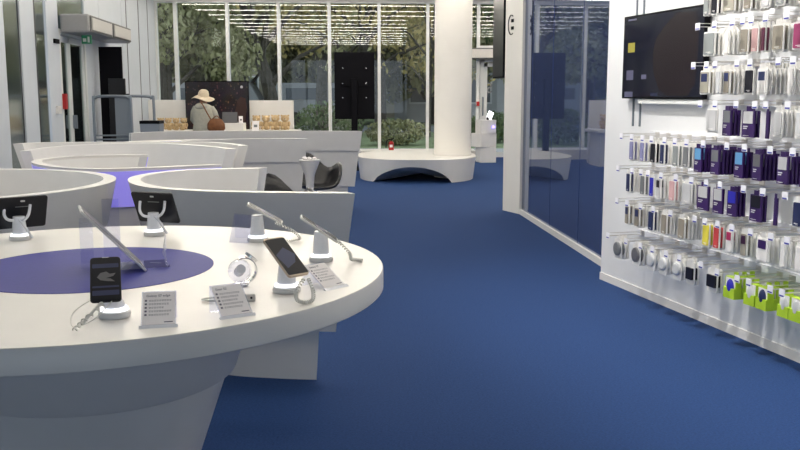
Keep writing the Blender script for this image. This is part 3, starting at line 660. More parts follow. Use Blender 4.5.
# white block, laptop, card on counter
o = MB().box(-.28, .28, -.16, .16, 0, .15).build('white_plinth', 'white_top', loc=(-3.42, 18.3, .766), bevel=.01); tag(o, 'white block on the counter under the grey laptop', 'plinth')
t = thing('laptop', 'grey open laptop seen from behind next to the person in the hat', 'laptop', (-3.42, 18.28, .917))
MB().box(-.15, .15, -.10, .1, 0, .018).build('keyboard_base', 'laptop_grey', t)
MB().box(-.15, .15, -.006, .006, 0, .21, Matrix.Translation((0, -.10, .012)) @ Matrix.Rotation(math.radians(-12), 4, 'X')).build('lid', 'laptop_grey', t)
def leaf_card(label, loc, rz, w_, h_):
    t = thing('card_holder', label, 'card holder', loc, rz)
    MB().box(-w_ / 2, w_ / 2, -.006, .006, 0, h_, Matrix.Rotation(math.radians(-14), 4, 'X')).build('sheet', 'paper', t)
    MB().box(-w_ * .25, w_ * .25, -.009, -.006, h_ * .35, h_ * .6, Matrix.Rotation(math.radians(-14), 4, 'X')).build('printed_picture', 'p_dgrey', t)
    MB().box(-w_ / 2, w_ / 2, -.02, .05, 0, .006).build('foot', 'clear_acrylic', t)
leaf_card('small white card standing on the white block beside the laptop', (-3.19, 18.16, .917), .25, .08, .14)
leaf_card('white card with dark print standing before the right teddy bears', (-2.90, 18.15, .766), 0, .14, .20)
# teddy bears
def bear(label, loc, rz, sc=1.0, group=None):
    t = thing('teddy_bear', label, 'teddy bear', loc, rz, group); t.scale = (sc,) * 3
    q = MB().ell((0, 0, .10), (.085, .075, .105)); q.build('body', 'teddy', t, smooth=True)
    hd = MB().ell((0, -.01, .245), (.092, .078, .076)).build('head', 'teddy', t, smooth=True)
    MB().ell((0, -.075, .23), (.034, .03, .026)).build('muzzle', 'teddy_light', hd, smooth=True)
    MB().ell((0, -.105, .24), (.012, .008, .009), 8, 6).build('nose', 'black_plastic', hd, smooth=True)
    for s_ in (-1, 1):
        MB().ell((s_ * .072, 0, .305), (.024, .014, .022)).build('ear', 'teddy', hd, smooth=True)
        MB().ell((s_ * .028, -.073, .262), (.008, .006, .008), 8, 6).build('eye', 'black_plastic', hd, smooth=True)
        MB().ell((s_ * .088, -.03, .13), (.03, .04, .06)).build('arm', 'teddy', t, smooth=True)
        MB().ell((s_ * .065, -.085, .045), (.038, .07, .04)).build('leg', 'teddy', t, smooth=True)
names = ['leftmost tan teddy bear of the right group, partly behind the white card', 'second tan teddy bear from the left in the right group', 'third tan teddy bear from the left in the right group', 'rightmost tan teddy bear in front of the right white board']
for i in range(4): bear(names[i], (-2.95 + i * .198, 18.62 - .02 * i, .766), .06 * (i - 1.5), .92 if i < 2 else .95)
names = ['leftmost tan teddy bear of the left group behind the grey box', 'second tan teddy bear of the left group', 'third tan teddy bear of the left group', 'rightmost sitting tan teddy bear of the left group']
for i in range(4): bear(names[i], (-4.93 + i * .158, 18.66, .766), .04 * i, .75)
for i in range(3): bear(['small tan teddy bear low on the counter, leftmost of three front ones', 'small tan teddy bear low on the counter, middle of three front ones', 'small tan teddy bear low on the counter, nearest the person'][i], (-4.68 + i * .13, 18.38, .766), .2, .42)

# stacked box pedestal
t = thing('box_pedestal', 'white pedestal of three twisted stacked boxes right of the column', 'pedestal', (1.87, 19.95, 0), 0)
for k, (w_, z0, z1, a, dx, nm) in enumerate(((.36, 0, .34, -8, .03, 'lower_box'), (.40, .34, .64, 10, -.02, 'middle_box'), (.36, .64, .93, -6, .02, 'top_box'))):
    MB().box(-w_ / 2, w_ / 2, -w_ / 2, w_ / 2, z0, z1, Matrix.Translation((dx, 0, 0)) @ Matrix.Rotation(math.radians(a + 20), 4, 'Z')).build(nm, 'white_laminate', t, bevel=.004)
MB().lathe([(.03, 0), (.03, .004), (0, .004)], 16, mx=Matrix.Translation((.17, -.21, .78)) @ Matrix.Rotation(PI / 2, 4, 'X')).build('glow_button', 'violet_led', t, label='small glowing blue light')
t = thing('tablet', 'white tablet tilted on top of the stacked box pedestal', 'tablet', (1.93, 19.93, .931), math.radians(20))
MB().box(-.02, .02, -.02, .02, 0, .06).build('stand', 'black_plastic', t)
MB().box(-.05, .07, -.006, .006, .04, .22, Matrix.Rotation(math.radians(-20), 4, 'X') @ Matrix.Rotation(math.radians(30), 4, 'Y')).build('slab', 'led_ring', t, label='bright white tablet screen')
# fire extinguisher
t = thing('fire_extinguisher', 'red fire extinguisher standing on the white window ledge', 'fire extinguisher', (-.20, 20.62, .2205))
MB().lathe([(.055, 0), (.06, .02), (.06, .17), (.03, .2), (.02, .21)], 24).build('tank', 'red', t, smooth=True)
MB().tube([(0, 0, .2), (0, 0, .245), (.06, 0, .27)], .012).build('valve', 'black_plastic', t, smooth=True)
MB().tube(bez([(0, 0, .24), (-.07, -.01, .24), (-.11, -.01, .18), (-.12, -.01, .06)]), .011).build('hose', 'black_plastic', t, smooth=True)
MB().box(-.035, .035, -.062, -.055, .07, .13).build('sticker', 'paper', t)

# post television
t = thing('television', 'tall black television mounted on the white post, seen edge on', 'television', (1.345, 11.78, 1.70), 0)
MB().add([(-.10, .45, 0), (-.03, -.15, 0), (.03, -.14, 0), (-.03, .46, 0), (-.10, .45, 1.3), (-.03, -.15, 1.3), (.03, -.14, 1.3), (-.03, .46, 1.3)], [(0, 3, 2, 1), (4, 5, 6, 7), (0, 1, 5, 4), (1, 2, 6, 5), (2, 3, 7, 6), (3, 0, 4, 7)]).build('casing', 'black_plastic', t)
MB().add([(-.104, .44, .02), (-.036, -.14, .02), (-.036, -.14, 1.28), (-.104, .44, 1.28), (-.101, .44, .02), (-.033, -.14, .02), (-.033, -.14, 1.28), (-.101, .44, 1.28)], [(0, 1, 2, 3), (7, 6, 5, 4), (0, 4, 5, 1), (1, 5, 6, 2), (2, 6, 7, 3), (3, 7, 4, 0)]).build('screen', 'black_gloss', t)
MB().box(.0, .05, .0, .1, .55, .75).build('wall_bracket', 'grey_metal', t)
e1 = (Vector((1.50, 11.23, 0)) - Vector((1.335, 11.62, 0))).normalized(); nrm = Vector((e1.y, -e1.x, 0)) * -1
if nrm.y > 0: nrm = -nrm
def onpost(u_, z_, d_): return Vector((1.335, 11.62, 0)) + e1 * u_ + nrm * d_ + Vector((0, 0, z_))
q = MB(); pts = []
for k in range(14):
    a = math.radians(60 + 240 * k / 13); pts.append(onpost(.15 + .075 * math.cos(a), 2.35 + .12 * math.sin(a), .004))
q.tube(pts, .006, 6); lo = q.build('wall_mark', 'black_plastic'); tag(lo, 'black round emblem on the upper part of the white post', 'mark')  # black open arc set on the post face, two blocks follow
for z_ in (2.31, 2.40):
    q = MB(); q.add([onpost(u_, zz, d_) for zz in (z_ - .02, z_ + .02) for (u_, d_) in ((.15, .002), (.21, .002), (.21, .008), (.15, .008))], [(0, 3, 2, 1), (4, 5, 6, 7), (0, 1, 5, 4), (1, 2, 6, 5), (2, 3, 7, 6), (3, 0, 4, 7)]); q.build('mark_block', 'black_plastic', lo)

# wall television
t = thing('television', 'black wall television with small coloured icons beside the phone cases', 'television', tuple(wp(.88, 0, 1.465)))
t.matrix_world = Matrix.Translation(wp(.88, 0, 1.465)) @ WM.to_3x3().to_4x4()
TVW = .525
MB().box(-TVW, TVW, .02, .06, 0, .60).build('casing', 'black_plastic', t, bevel=.003)
MB().box(-TVW + .012, TVW - .012, .06, .062, .014, .586).build('screen', 'screen_dark', t)
for (x_, z_, w_, h__, c_) in ((-.40, .37, .05, .035, 'p_yellow'), (-.41, .17, .05, .035, 'p_lilac'), (-.21, .155, .035, .016, 'p_lilac'), (-.42, .03, .06, .02, 'p_lilac'), (-.40, .57, .06, .006, 'p_lilac'), (-.06, .03, .05, .012, 'p_navy')):
    mdim = 'icon_' + c_
    if mdim not in M: 
        cc = M[c_].node_tree.nodes['Principled BSDF'].inputs['Base Color'].default_value; mat(mdim, tuple(v * .35 for v in cc[:3]), .3)
    MB().box(x_ - w_, x_ + w_, .062, .0625, z_ - h__, z_ + h__).build('screen_icon', mdim, t)
mat('dim_brown', (.013, .008, .011), .25); M['dim_brown'].node_tree.nodes['Principled BSDF'].inputs['Specular IOR Level'].default_value = .25
q = MB(); q.prism([(.05 + .0, .50), (-.06, .42), (-.10, .32), (-.08, .18), (0, .06), (.12, .02), (.36, .02), (.44, .1), (.46, .4), (.42, .56), (.2, .575)], .062, .0623, Matrix(((1, 0, 0, 0), (0, 0, 1, 0), (0, 1, 0, 0), (0, 0, 0, 1))))
q.build('screen_picture', 'dim_brown', t, label='large dim brownish picture on the screen')
MB().box(-.30, .50, .0, .05, -.035, -.005).build('mount_rail', 'alu_white', t)

# ------------------------------------------------------------------ person in the hat
t = thing('person', 'person in cream sun hat and pale hooded coat, looking at the laptop', 'person', (-3.80, 17.55, 0), math.radians(-8)); t.scale = (1.03, 1.03, .975)
def skin_body():
    J = {'pel': (0, 0, .86, .12, .10), 'wst': (0, 0, 1.0, .11, .09), 'chs': (0, .0, 1.17, .14, .10), 'nck': (0, .02, 1.31, .05, .05), 'hb': (-.005, .05, 1.40, .065, .07), 'ht': (-.01, .06, 1.50, .07, .075),
         'ls': (-.15, 0, 1.25, .05, .05), 'le': (-.20, .06, 1.02, .04, .04), 'lh': (-.15, .22, .90, .028, .028), 'lf': (-.13, .29, .88, .018, .026),
         'rs': (.15, 0, 1.25, .05, .05), 're': (.23, .08, 1.03, .04, .04), 'rh': (.24, .27, .92, .028, .028), 'rf': (.24, .34, .91, .018, .026),
         'lk': (-.09, .0, .46, .06, .06), 'la': (-.10, -.02, .09, .04, .04), 'lt': (-.11, .13, .04, .035, .03), 'lhp': (-.085, 0, .82, .085, .085),
         'rk': (.09, .02, .46, .06, .06), 'ra': (.10, .0, .09, .04, .04), 'rt': (.11, .15, .04, .035, .03), 'rhp': (.085, 0, .82, .085, .085)}
    E_ = [('pel', 'wst'), ('wst', 'chs'), ('chs', 'nck'), ('nck', 'hb'), ('hb', 'ht'), ('chs', 'ls'), ('ls', 'le'), ('le', 'lh'), ('lh', 'lf'), ('chs', 'rs'), ('rs', 're'), ('re', 'rh'), ('rh', 'rf'),
          ('pel', 'lhp'), ('lhp', 'lk'), ('lk', 'la'), ('la', 'lt'), ('pel', 'rhp'), ('rhp', 'rk'), ('rk', 'ra'), ('ra', 'rt')]
    ks = list(J); me = bpy.data.meshes.new('body'); me.from_pydata([J[k][:3] for k in ks], [(ks.index(a), ks.index(b_)) for a, b_ in E_], [])
    o = bpy.data.objects.new('body', me); COL.objects.link(o); o.parent = t
    o.modifiers.new('skin', 'SKIN'); o.modifiers.new('sub', 'SUBSURF').levels = 2; o.modifiers['sub'].render_levels = 2
    for i, k in enumerate(ks): me.skin_vertices[0].data[i].radius = J[k][3:5]; me.skin_vertices[0].data[i].use_root = (k == 'pel')
    me.materials.append(M['skin']); return o
body = skin_body()
def loft(mb, secs, n=24):
    vs = []; fs = []
    for (cx, cy, z, rx, ry) in secs:
        for i in range(n): a = 2 * PI * i / n; vs.append((cx + rx * math.cos(a), cy + ry * math.sin(a), z))
    for k in range(len(secs) - 1):
        for i in range(n): j = (i + 1) % n; fs.append((k * n + i, k * n + j, (k + 1) * n + j, (k + 1) * n + i))
    fs.append(tuple(reversed(range(n)))); fs.append(tuple((len(secs) - 1) * n + i for i in range(n))); mb.add(vs, fs)
q = MB(); loft(q, [(0, 0, .50, .24, .17), (0, 0, .72, .23, .165), (0, 0, .95, .195, .15), (0, 0, 1.08, .20, .15), (0, 0, 1.22, .205, .14), (0, .0, 1.29, .17, .12), (0, .01, 1.335, .09, .08), (0, .02, 1.35, .05, .05)])
q.build('coat', 'coat', t, smooth=True)
for s_ in (-1, 1):
    MB().tube([(s_ * .13, 0, 1.26), (s_ * .19, .02, 1.17), (s_ * .225, .06, 1.03), (s_ * .215, .15, .96), (s_ * (.17 if s_ < 0 else .235), .23, .915)], [.075, .07, .062, .055, .045], 14).build('sleeve', 'coat', t, smooth=True)
q = MB(); q.ell((-.01, -.07, 1.29), (.13, .09, .075), 18, 10); q.build('hood', 'coat', t, smooth=True)
for s_ in (-1, 1): MB().tube([(s_ * .085, 0, .55), (s_ * .09, .01, .3), (s_ * .10, 0, .07)], [.085, .07, .06], 14).build('trouser_leg', 'trousers', t, smooth=True)
for s_ in (-1, 1): MB().ell((s_ * .105, .06, .04), (.048, .125, .045)).build('shoe', 'leather_brown', t, smooth=True)
q = MB(); n = 40; vs = []; fs = []
prof = [(.001, .135), (.05, .13), (.085, .10), (.10, .05), (.105, .0), (.14, -.01), (.19, -.025), (.215, -.045)]
for (r_, z_) in prof:
    for i in range(n):
        a = 2 * PI * i / n; w__ = max(0, r_ - .105) / .11
        vs.append((r_ * math.cos(a), r_ * math.sin(a), z_ + w__ * (.02 * math.sin(3 * a + 1) - .012 * math.cos(2 * a))))
for k in range(len(prof) - 1):
    for i in range(n): j = (i + 1) % n; fs.append((k * n + i, k * n + j, (k + 1) * n + j, (k + 1) * n + i))
o = q.add(vs, fs).build('sun_hat', 'hat', t, smooth=True, loc=(-.01, .04, 1.49), rot=(math.radians(8), math.radians(10), 0)); o.modifiers.new('solid', 'SOLIDIFY').thickness = .008
MB().ell((-.005, .05, 1.44), (.082, .09, .09), 18, 12).build('hair', 'leather_brown', t, smooth=True)
t = thing('handbag', 'brown leather shoulder bag hanging at the right side of the person', 'bag', (-3.52, 17.33, .0)); t.scale = (1.12, 1, 1)
q = MB(); loft(q, [(0, 0, .80, .13, .05), (0, 0, .84, .155, .065), (.0, 0, .93, .15, .06), (.0, 0, 1.0, .11, .04), (.0, 0, 1.03, .07, .02)]); q.build('bag_body', 'leather_brown', t, smooth=True)
MB().tube(bez([(-.08, 0, 1.0), (-.14, -.03, 1.13), (-.20, -.07, 1.28), (-.26, -.0, 1.355)]), .011, 8).build('strap', 'leather_brown', t, smooth=True)
MB().tube(bez([(.08, 0, 1.0), (.02, -.035, 1.08), (-.07, -.02, 1.01)]), .009, 8).build('handle', 'leather_brown', t, smooth=True)

# ------------------------------------------------------------------ product wall
rowname = {1: 'top row', 2: 'second row', 3: 'third row', 4: 'fourth row', 5: 'fifth row', 6: 'sixth row', 7: 'seventh row', 8: 'bottom row'}
rowz = {1: 1.965, 2: 1.725, 3: 1.495, 4: 1.267, 5: 1.03, 6: .80, 7: .568, 8: .300}
def ordn(k): return ['first', 'second', 'third', 'fourth', 'fifth', 'sixth', 'seventh', 'eighth', 'ninth', 'tenth', 'eleventh', 'twelfth', 'thirteenth', 'fourteenth', 'fifteenth'][k]
# row: (s, w, kind, colour word, material, second, packs behind)
R_ = {
1: [(1.645, .063, 'case', 'pale grey', 'p_grey', None, 2), (1.727, .061, 'case', 'black', 'p_black', None, 2), (1.869, .115, 'case', 'beige', 'p_beige', None, 3), (2.041, .072, 'case', 'taupe', 'p_taupe', None, 4), (2.202, .076, 'case', 'light grey', 'p_light', None, 3), (2.32, .074, 'case', 'grey', 'p_grey', None, 5), (2.50, .075, 'case', 'beige', 'p_beige', None, 4)],
2: [(1.69, .115, 'case', 'slate grey', 'p_grey', None, 2), (1.86, .06, 'case', 'clear', 'pack_clear', None, 4), (2.03, .078, 'case', 'taupe', 'p_taupe', None, 1), (2.125, .065, 'case', 'pink', 'p_pink', None, 1), (2.2, .03, 'case', 'maroon', 'p_maroon', None, 3), (2.321, .095, 'case', 'olive', 'p_taupe', None, 4), (2.49, .095, 'case', 'magenta', 'p_magenta', None, 2)],
3: [(1.663, .095, 'window', 'windowed beige', 'p_beige', 'p_navy', 5), (1.80, .05, 'case', 'light grey', 'p_light', None, 1), (1.886, .062, 'window', 'windowed olive', 'p_taupe', 'p_navy', 5), (2.095, .081, 'case', 'black', 'p_black', None, 0), (2.21, .086, 'window', 'windowed white', 'p_white', 'p_navy', 6), (2.446, .055, 'case', 'white', 'p_white', None, 2), (2.56, .075, 'case', 'white', 'p_white', None, 3)],
4: [(1.755, .11, 'case', 'silver', 'p_silver', None, 0), (1.905, .092, 'box', 'purple boxed', 'p_dgrey', None, 2), (2.105, .125, 'box', 'wide purple boxed', 'p_silver', None, 1), (2.272, .025, 'box', 'narrow purple boxed', 'p_plum', None, 0), (2.364, .073, 'case', 'silver', 'p_silver', None, 4), (2.54, .076, 'case', 'light grey', 'p_light', None, 3)],
5: [(.81, .06, 'case', 'lilac', 'p_lilac', None, 3), (.955, .06, 'case', 'pale lilac', 'p_lilac', None, 3), (1.098, .068, 'case', 'black', 'p_black', None, 2), (1.215, .055, 'case', 'navy', 'p_navy', None, 2), (1.375, .066, 'case', 'grey', 'p_grey', None, 3), (1.496, .066, 'case', 'slate grey', 'p_dgrey', None, 3), (1.628, .086, 'box', 'purple boxed', 'p_sky', None, 3), (1.806, .095, 'box', 'purple boxed', 'p_dgrey', None, 5), (2.04, .09, 'box', 'purple boxed sky blue', 'p_sky', None, 2), (2.203, .087, 'box', 'purple boxed', 'p_dsilver', None, 4), (2.421, .096, 'box', 'purple boxed silver', 'p_silver', None, 3), (2.60, .09, 'box', 'purple boxed', 'p_dgrey', None, 2)],
6: [(.778, .055, 'case', 'black', 'p_navy', None, 3), (.978, .06, 'case', 'charcoal', 'p_dgrey', None, 2), (1.098, .052, 'case', 'dark blue', 'p_blue', None, 0), (1.187, .06, 'window', 'windowed silver', 'p_silver', 'p_black', 3), (1.352, .068, 'case', 'pale pink', 'p_pink', None, 2), (1.525, .105, 'case', 'silver', 'p_silver', None, 2), (1.70, .13, 'box', 'purple boxed', 'p_silver', None, 0), (1.856, .11, 'box', 'purple boxed', 'p_silver', None, 0), (1.994, .095, 'box', 'purple boxed blue', 'p_blue', None, 2), (2.214, .112, 'box', 'purple boxed black', 'p_black', None, 1), (2.381, .025, 'box', 'narrow purple boxed', 'p_plum', None, 0), (2.562, .076, 'case', 'black', 'p_navy', None, 1)],
7: [(.78, .057, 'window', 'windowed taupe', 'p_taupe', 'p_navy', 2), (.921, .068, 'window', 'windowed taupe', 'p_taupe', 'p_navy', 3), (1.108, .07, 'case', 'navy', 'p_navy', None, 3), (1.273, .07, 'case', 'taupe', 'p_taupe', None, 4), (1.482, .075, 'case', 'taupe', 'p_taupe', None, 4), (1.755, .075, 'case', 'yellow', 'p_yellow', None, 1), (1.862, .062, 'case', 'red', 'p_red', None, 3), (1.991, .067, 'window', 'pink banded white', 'p_white', 'p_winpink', 3), (2.128, .06, 'window', 'plum banded taupe', 'p_beige', 'p_plum', 5), (2.297, .11, 'window', 'purple banded white', 'p_white', 'pack_purple', 2), (2.47, .048, 'case', 'clear', 'pack_clear', None, 4), (2.6, .07, 'case', 'white', 'p_white', None, 3)],
8: [(.661, .105, 'round', 'dark grey round', 'p_dgrey', None, 2), (.927, .108, 'round', 'black round', 'p_dsilver', None, 3), (1.129, .09, 'round', 'white round', 'p_light', None, 1), (1.282, .085, 'round', 'white round', 'p_light', None, 2), (1.452, .09, 'round', 'pale grey round', 'p_light', None, 2), (1.606, .085, 'square', 'black square', 'p_black', None, 1), (1.842, .10, 'square', 'black square', 'p_black', None, 1), (2.009, .105, 'green', 'green boxed blue ball', 'p_blue', None, 2), (2.20, .095, 'green', 'green boxed white', 'p_light', None, 0), (2.306, .095, 'green', 'green boxed navy ball', 'p_navy', None, 2), (2.49, .09, 'green', 'green boxed grey', 'p_light', None, 0), (2.585, .09, 'green', 'green boxed grey', 'p_light', None, 3)],
}
WR = math.atan2(U.y, U.x)
cache = {}
def pk_mesh(kind, w_, m1, m2):
    """returns a list of (name, mesh) for a pack; local x along the wall, local y out of the wall, z up, origin at bottom centre"""
    key = (kind, round(w_, 3), m1, m2)
    if key in cache: return cache[key]
    XZ = Matrix(((1, 0, 0, 0), (0, 0, 1, 0), (0, 1, 0, .0), (0, 0, 0, 1)))
    out = []
    def B(mb, nme, mt): out.append((nme, mb, mt))
    H_ = .145
    if kind in ('case', 'window', 'round', 'square'):
        q = MB(); q.prism([(x_, y_ + H_ / 2) for x_, y_ in rrect(w_, H_, min(.01, w_ * .25))], -.008, 0, XZ)
        tw = min(.022, w_ * .4); q.box(-tw, tw, -.003, 0, H_ - .002, H_ + .028)
        B(q, None, 'pack_clear')
        if kind == 'round': q = MB(); q.lathe([(w_ * .49, 0), (w_ * .47, .012), (w_ * .36, .016), (0, .017)], 24, mx=Matrix.Translation((0, 0, H_ * .5)) @ Matrix.Rotation(-PI / 2, 4, 'X')); B(q, 'product', m1)
        elif kind == 'square': q = MB(); q.prism([(x_, y_ + .07) for x_, y_ in rrect(w_ * .85, .075, .006)], 0, .012, XZ); B(q, 'product', m1)
        else: q = MB(); q.prism([(x_, y_ + H_ / 2) for x_, y_ in rrect(w_ - min(.016, w_ * .3), H_ - .020, min(.007, w_ * .2))], 0, .006, XZ); B(q, 'phone_case', m1)
        if kind == 'window': q = MB(); q.prism([(x_ + .0, y_ + H_ * .70) for x_, y_ in rrect(w_ * .62, H_ * .33, .003)], .006, .008, XZ); B(q, 'screen_window', m2)
        if kind == 'case' and w_ > .05: B(MB().box(-w_ * .2, w_ * .2, .006, .0068, .022, .025).box(-w_ * .2, w_ * .05, .006, .0068, .016, .018), 'print', 'p_white')
    elif kind == 'box':
        q = MB(); q.box(-w_ / 2, w_ / 2, -.012, 0, 0, .150); q.box(-min(.02, w_ * .4), min(.02, w_ * .4), -.003, 0, .150, .175); B(q, None, 'pack_purple')
        if w_ > .05:
            q = MB(); q.prism([(x_, y_ + .112) for x_, y_ in rrect(w_ * .78, .068, .003)], 0, .003, XZ); B(q, 'window_panel', m1)
            B(MB().box(w_ * .0, w_ * .38, 0, .001, .058, .064).box(w_ * .08, w_ * .38, 0, .001, .047, .053).box(-w_ * .1, w_ * .38, 0, .001, .008, .011), 'print', 'p_light')
    elif kind == 'green':
        q = MB(); q.add([(x_, y_, z_) for x_ in (-w_ / 2, w_ / 2) for (y_, z_) in ((-.05, 0), (0, 0), (0, .062), (-.012, .064), (-.012, .125), (-.05, .125))],
                        [(0, 1, 2, 3, 4, 5), (11, 10, 9, 8, 7, 6)] + [(i, (i + 1) % 6, 6 + (i + 1) % 6, 6 + i) for i in range(6)]); q.box(-.02, .02, -.05, -.046, .125, .155); B(q, None, 'pack_green')
        B(MB().box(-w_ * .42, w_ * .42, -.012, -.010, .066, .122), 'window_panel', 'p_white')
        q = MB(); q.ell((0, -.012, .066), (w_ * .36, .014, .05), 20, 10); B(q, 'ball', m1)
    first = []
    for nme, mb, mt in out:
        o = mb.build('m', mt, smooth=(nme in ('ball',))); first.append((nme, o.data)); bpy.data.objects.remove(o)
    cache[key] = first; return first
def put_pack(kind, w_, m1, m2, s_, d_, z_, label, group, parts=True, tilt=0):
    ms = pk_mesh(kind, w_, m1, m2); nm = {'case': 'phone_case_pack', 'window': 'phone_case_pack', 'box': 'boxed_phone_case', 'round': 'round_accessory_pack', 'square': 'accessory_pack', 'green': 'green_accessory_box'}[kind]
    o = bpy.data.objects.new(nm, ms[0][1]); COL.objects.link(o); o.location = wp(s_, d_, z_); o.rotation_euler = (tilt, 0, WR + PI + random.uniform(-.03, .03))
    # wall frame: local x along U, local y = N
    tag(o, label, 'boxed accessory' if kind in ('box', 'green') else 'phone case pack' if kind in ('case', 'window') else 'accessory pack', group)
    if parts:
        for nme, me in ms[1:]:
            c = bpy.data.objects.new(nme, me); COL.objects.link(c); c.parent = o
    return o
# price tag + hook prototypes
hk = MB()
for sx in (-.008, .008): hk.tube([(sx, .015, 0), (sx, .285, .0)], .0022, 6)
hk.tube([(0, .015, .02), (0, .30, .02)], .0022, 6); hk.box(-.025, .025, .0145, .019, -.01, .028)
hko = hk.build('m', 'steel_wire'); hook_me = hko.data; bpy.data.objects.remove(hko)
tgo = MB().box(-.022, .022, .297, .301, -.020, .022).build('m', 'tag_white'); tag_me = tgo.data; bpy.data.objects.remove(tgo)
tgo = MB().box(-.018, .018, .301, .3018, -.017, -.009).build('m', 'tag_blue'); tagb_me = tgo.data; bpy.data.objects.remove(tgo)
def put_hook(s_, z_, label):
    o = bpy.data.objects.new('display_hook', hook_me); COL.objects.link(o); o.location = wp(s_, 0, z_); o.rotation_euler = (0, 0, WR + PI)
    tag(o, label, 'display hook', 'display hooks on the accessories wall')
    c = bpy.data.objects.new('price_tag', tag_me); COL.objects.link(c); c.parent = o
    c2 = bpy.data.objects.new('price_print', tagb_me); COL.objects.link(c2); c2.parent = c
for r, L in R_.items():
    for i, (s_, w_, kind, word, m1, m2, nb) in enumerate(L):
        if kind == 'box': w_ *= .9
        z = rowz[r]; top = .155 if kind == 'box' else (.13 if kind == 'green' else .145)
        where = '%s hook from left, %s' % (ordn(i), rowname[r])
        noun = {'case': 'case pack', 'window': 'case pack', 'box': 'phone case', 'round': 'accessory', 'square': 'accessory', 'green': 'accessory'}[kind]
        dd = {'green': .055}.get(kind, .028 if kind != 'box' else .026)
        z2 = z - (.012 if kind == 'box' else 0)
        put_pack(kind, w_, m1, m2, s_, .215, z2, '%s %s in front, %s' % (word, noun, where), 'packs at the front of the hooks')
        for k in range(nb):
            put_pack(kind, w_, m1, m2, s_ + random.uniform(-.002, .002), .215 - dd * (k + 1), z2, '%s %s queued behind, %s' % (word, noun, where), 'packs queued on the %s hook, %s' % (ordn(i), rowname[r]), parts=(k == 0))
        put_hook(s_ + .0, z + (.172 if kind != 'green' else .158), 'wire hook with price tag, %s' % where)
for r in rowz:
    s0 = 1.60 if r < 5 else (.70 if r < 8 else .58)
    o = MB().box(s0, 3.2, 0, .014, rowz[r] + .155, rowz[r] + .20, WM).build('hook_rail', 'acrylic_solid'); tag(o, 'pale horizontal hook rail behind the %s of packs' % rowname[r], 'rail')

# ------------------------------------------------------------------ outdoors
b = MB(); b.box(-60, 60, 21.9, 90, -.16, -.06); struct(b.build('ground', 'lawn'))
b = MB(); b.box(-60, 60, 22.0, 25.5, -.06, -.03); struct(b.build('path', 'paving'))
b = MB(); b.box(-60, -16, -30, 21.9, -.16, -.06); struct(b.build('side_lawn', 'lawn'))
b = MB(); b.box(-16, 14, -30, -6, -.12, -.05); struct(b.build('front_path', 'paving'))
b = MB(); b.box(-60, 60, 37, 44, -.06, -.03); struct(b.build('road', 'asphalt'))
b = MB(); b.box(-16, -6.2, -6, 21.9, -.12, -.05); struct(b.build('side_path', 'paving'))
def leaves(mb, c, r, n, sz, droop=0):
    for _ in range(n):
        while True:
            p = Vector((random.uniform(-1, 1), random.uniform(-1, 1), random.uniform(-1, 1)))
            if p.length < 1 and p.length > .25: break
        q = Vector((c[0] + p.x * r[0], c[1] + p.y * r[1], c[2] + p.z * r[2])); 
        e = Euler((random.uniform(0, 6), random.uniform(0, 6), random.uniform(0, 6))).to_matrix(); s_ = sz * random.uniform(.5, 1.3)
        a = e @ Vector((s_, 0, 0)); d = e @ Vector((0, s_ * .5, 0))
        if droop: a = Vector((random.uniform(-.1, .1), random.uniform(-.1, .1), -1)) * s_ * 1.8; d = Vector((random.uniform(-1, 1), random.uniform(-1, 1), 0)).normalized() * s_ * .3
        o = len(mb.v); mb.v += [tuple(q - a), tuple(q - d), tuple(q + a), tuple(q + d)]; mb.f.append((o, o + 1, o + 2, o + 3))
def fast(mb, name, m, parent):
    me = bpy.data.meshes.new(name); me.from_pydata(mb.v, [], mb.f); me.materials.append(M[m]); o = bpy.data.objects.new(name, me); COL.objects.link(o); o.parent = parent; return o
def tree(label, x, y, h, cr_, leafm, n, lean=0, trunk=.18, sz=.16, low=.35, droop=0, nb=9, z00=.22):
    t = thing('tree', label, 'tree', (x, y, -.06)); q = MB()
    q.tube(bez([(0, 0, 0), (lean * .2, 0, h * .25), (lean * .6, .1, h * .5), (lean, 0, h * .85)]), [trunk * (1 - .75 * i / 30) for i in range(31)], 8)
    f = MB()
    for k in range(nb):
        a = 2.4 * k; z0 = h * (z00 + .05 * k); L = cr_ * random.uniform(.7, 1); e = Vector((math.cos(a) * L, math.sin(a) * L * .7, z0 + L * random.uniform(.5, 1.1)))
        b0 = Vector((lean * z0 / h, 0, z0)); mid = b0.lerp(e, .5) + Vector((0, 0, .25)); q.tube([b0, mid, e], [trunk * .4, trunk * .25, trunk * .08], 6)
        for _ in range(3):
            e2 = mid.lerp(e, random.random()); q.tube([e2, e2 + Vector((random.uniform(-1, 1), random.uniform(-.5, .5), random.uniform(.2, 1))) * .9], [trunk * .12, trunk * .03], 5)
        leaves(f, e, (cr_ * .5, cr_ * .4, cr_ * .42), n // nb, sz, droop)
    q.build('trunk', 'bark', t, smooth=True); fast(f, 'foliage', leafm, t)
tree('yellow green willow with drooping leaves outside the leftmost windows', -7.4, 29, 7, 2.3, 'leaf_willow', 7000, 0, .2, .11)
tree('bare forked tree with dark trunk outside behind the crowd television', -4.2, 31, 8, 2.6, 'leaf_olive', 1500, -1.6, .30, .12)
tree('spreading tree with yellowing leaves outside the middle windows', -1.7, 34, 9, 3.4, 'leaf_yellow', 3600, .9, .28, .13)
tree('tree with thin yellow leaves outside left of the black totem', -3.4, 39, 10, 4, 'leaf_yellow', 4200, .4, .3, .17)
tree('olive green tree outside behind the black totem', -.9, 42, 10, 4, 'leaf_olive', 4600, 0, .3, .17)
tree('dense dark tree far left outside the windows', -11.5, 44, 11, 4.5, 'leaf_olive', 5000, 0, .3, .2)
tree('dark tree outside beyond the glass entrance door', 5.0, 34, 9, 3.4, 'leaf_dark', 5200, 0, .3, .15)
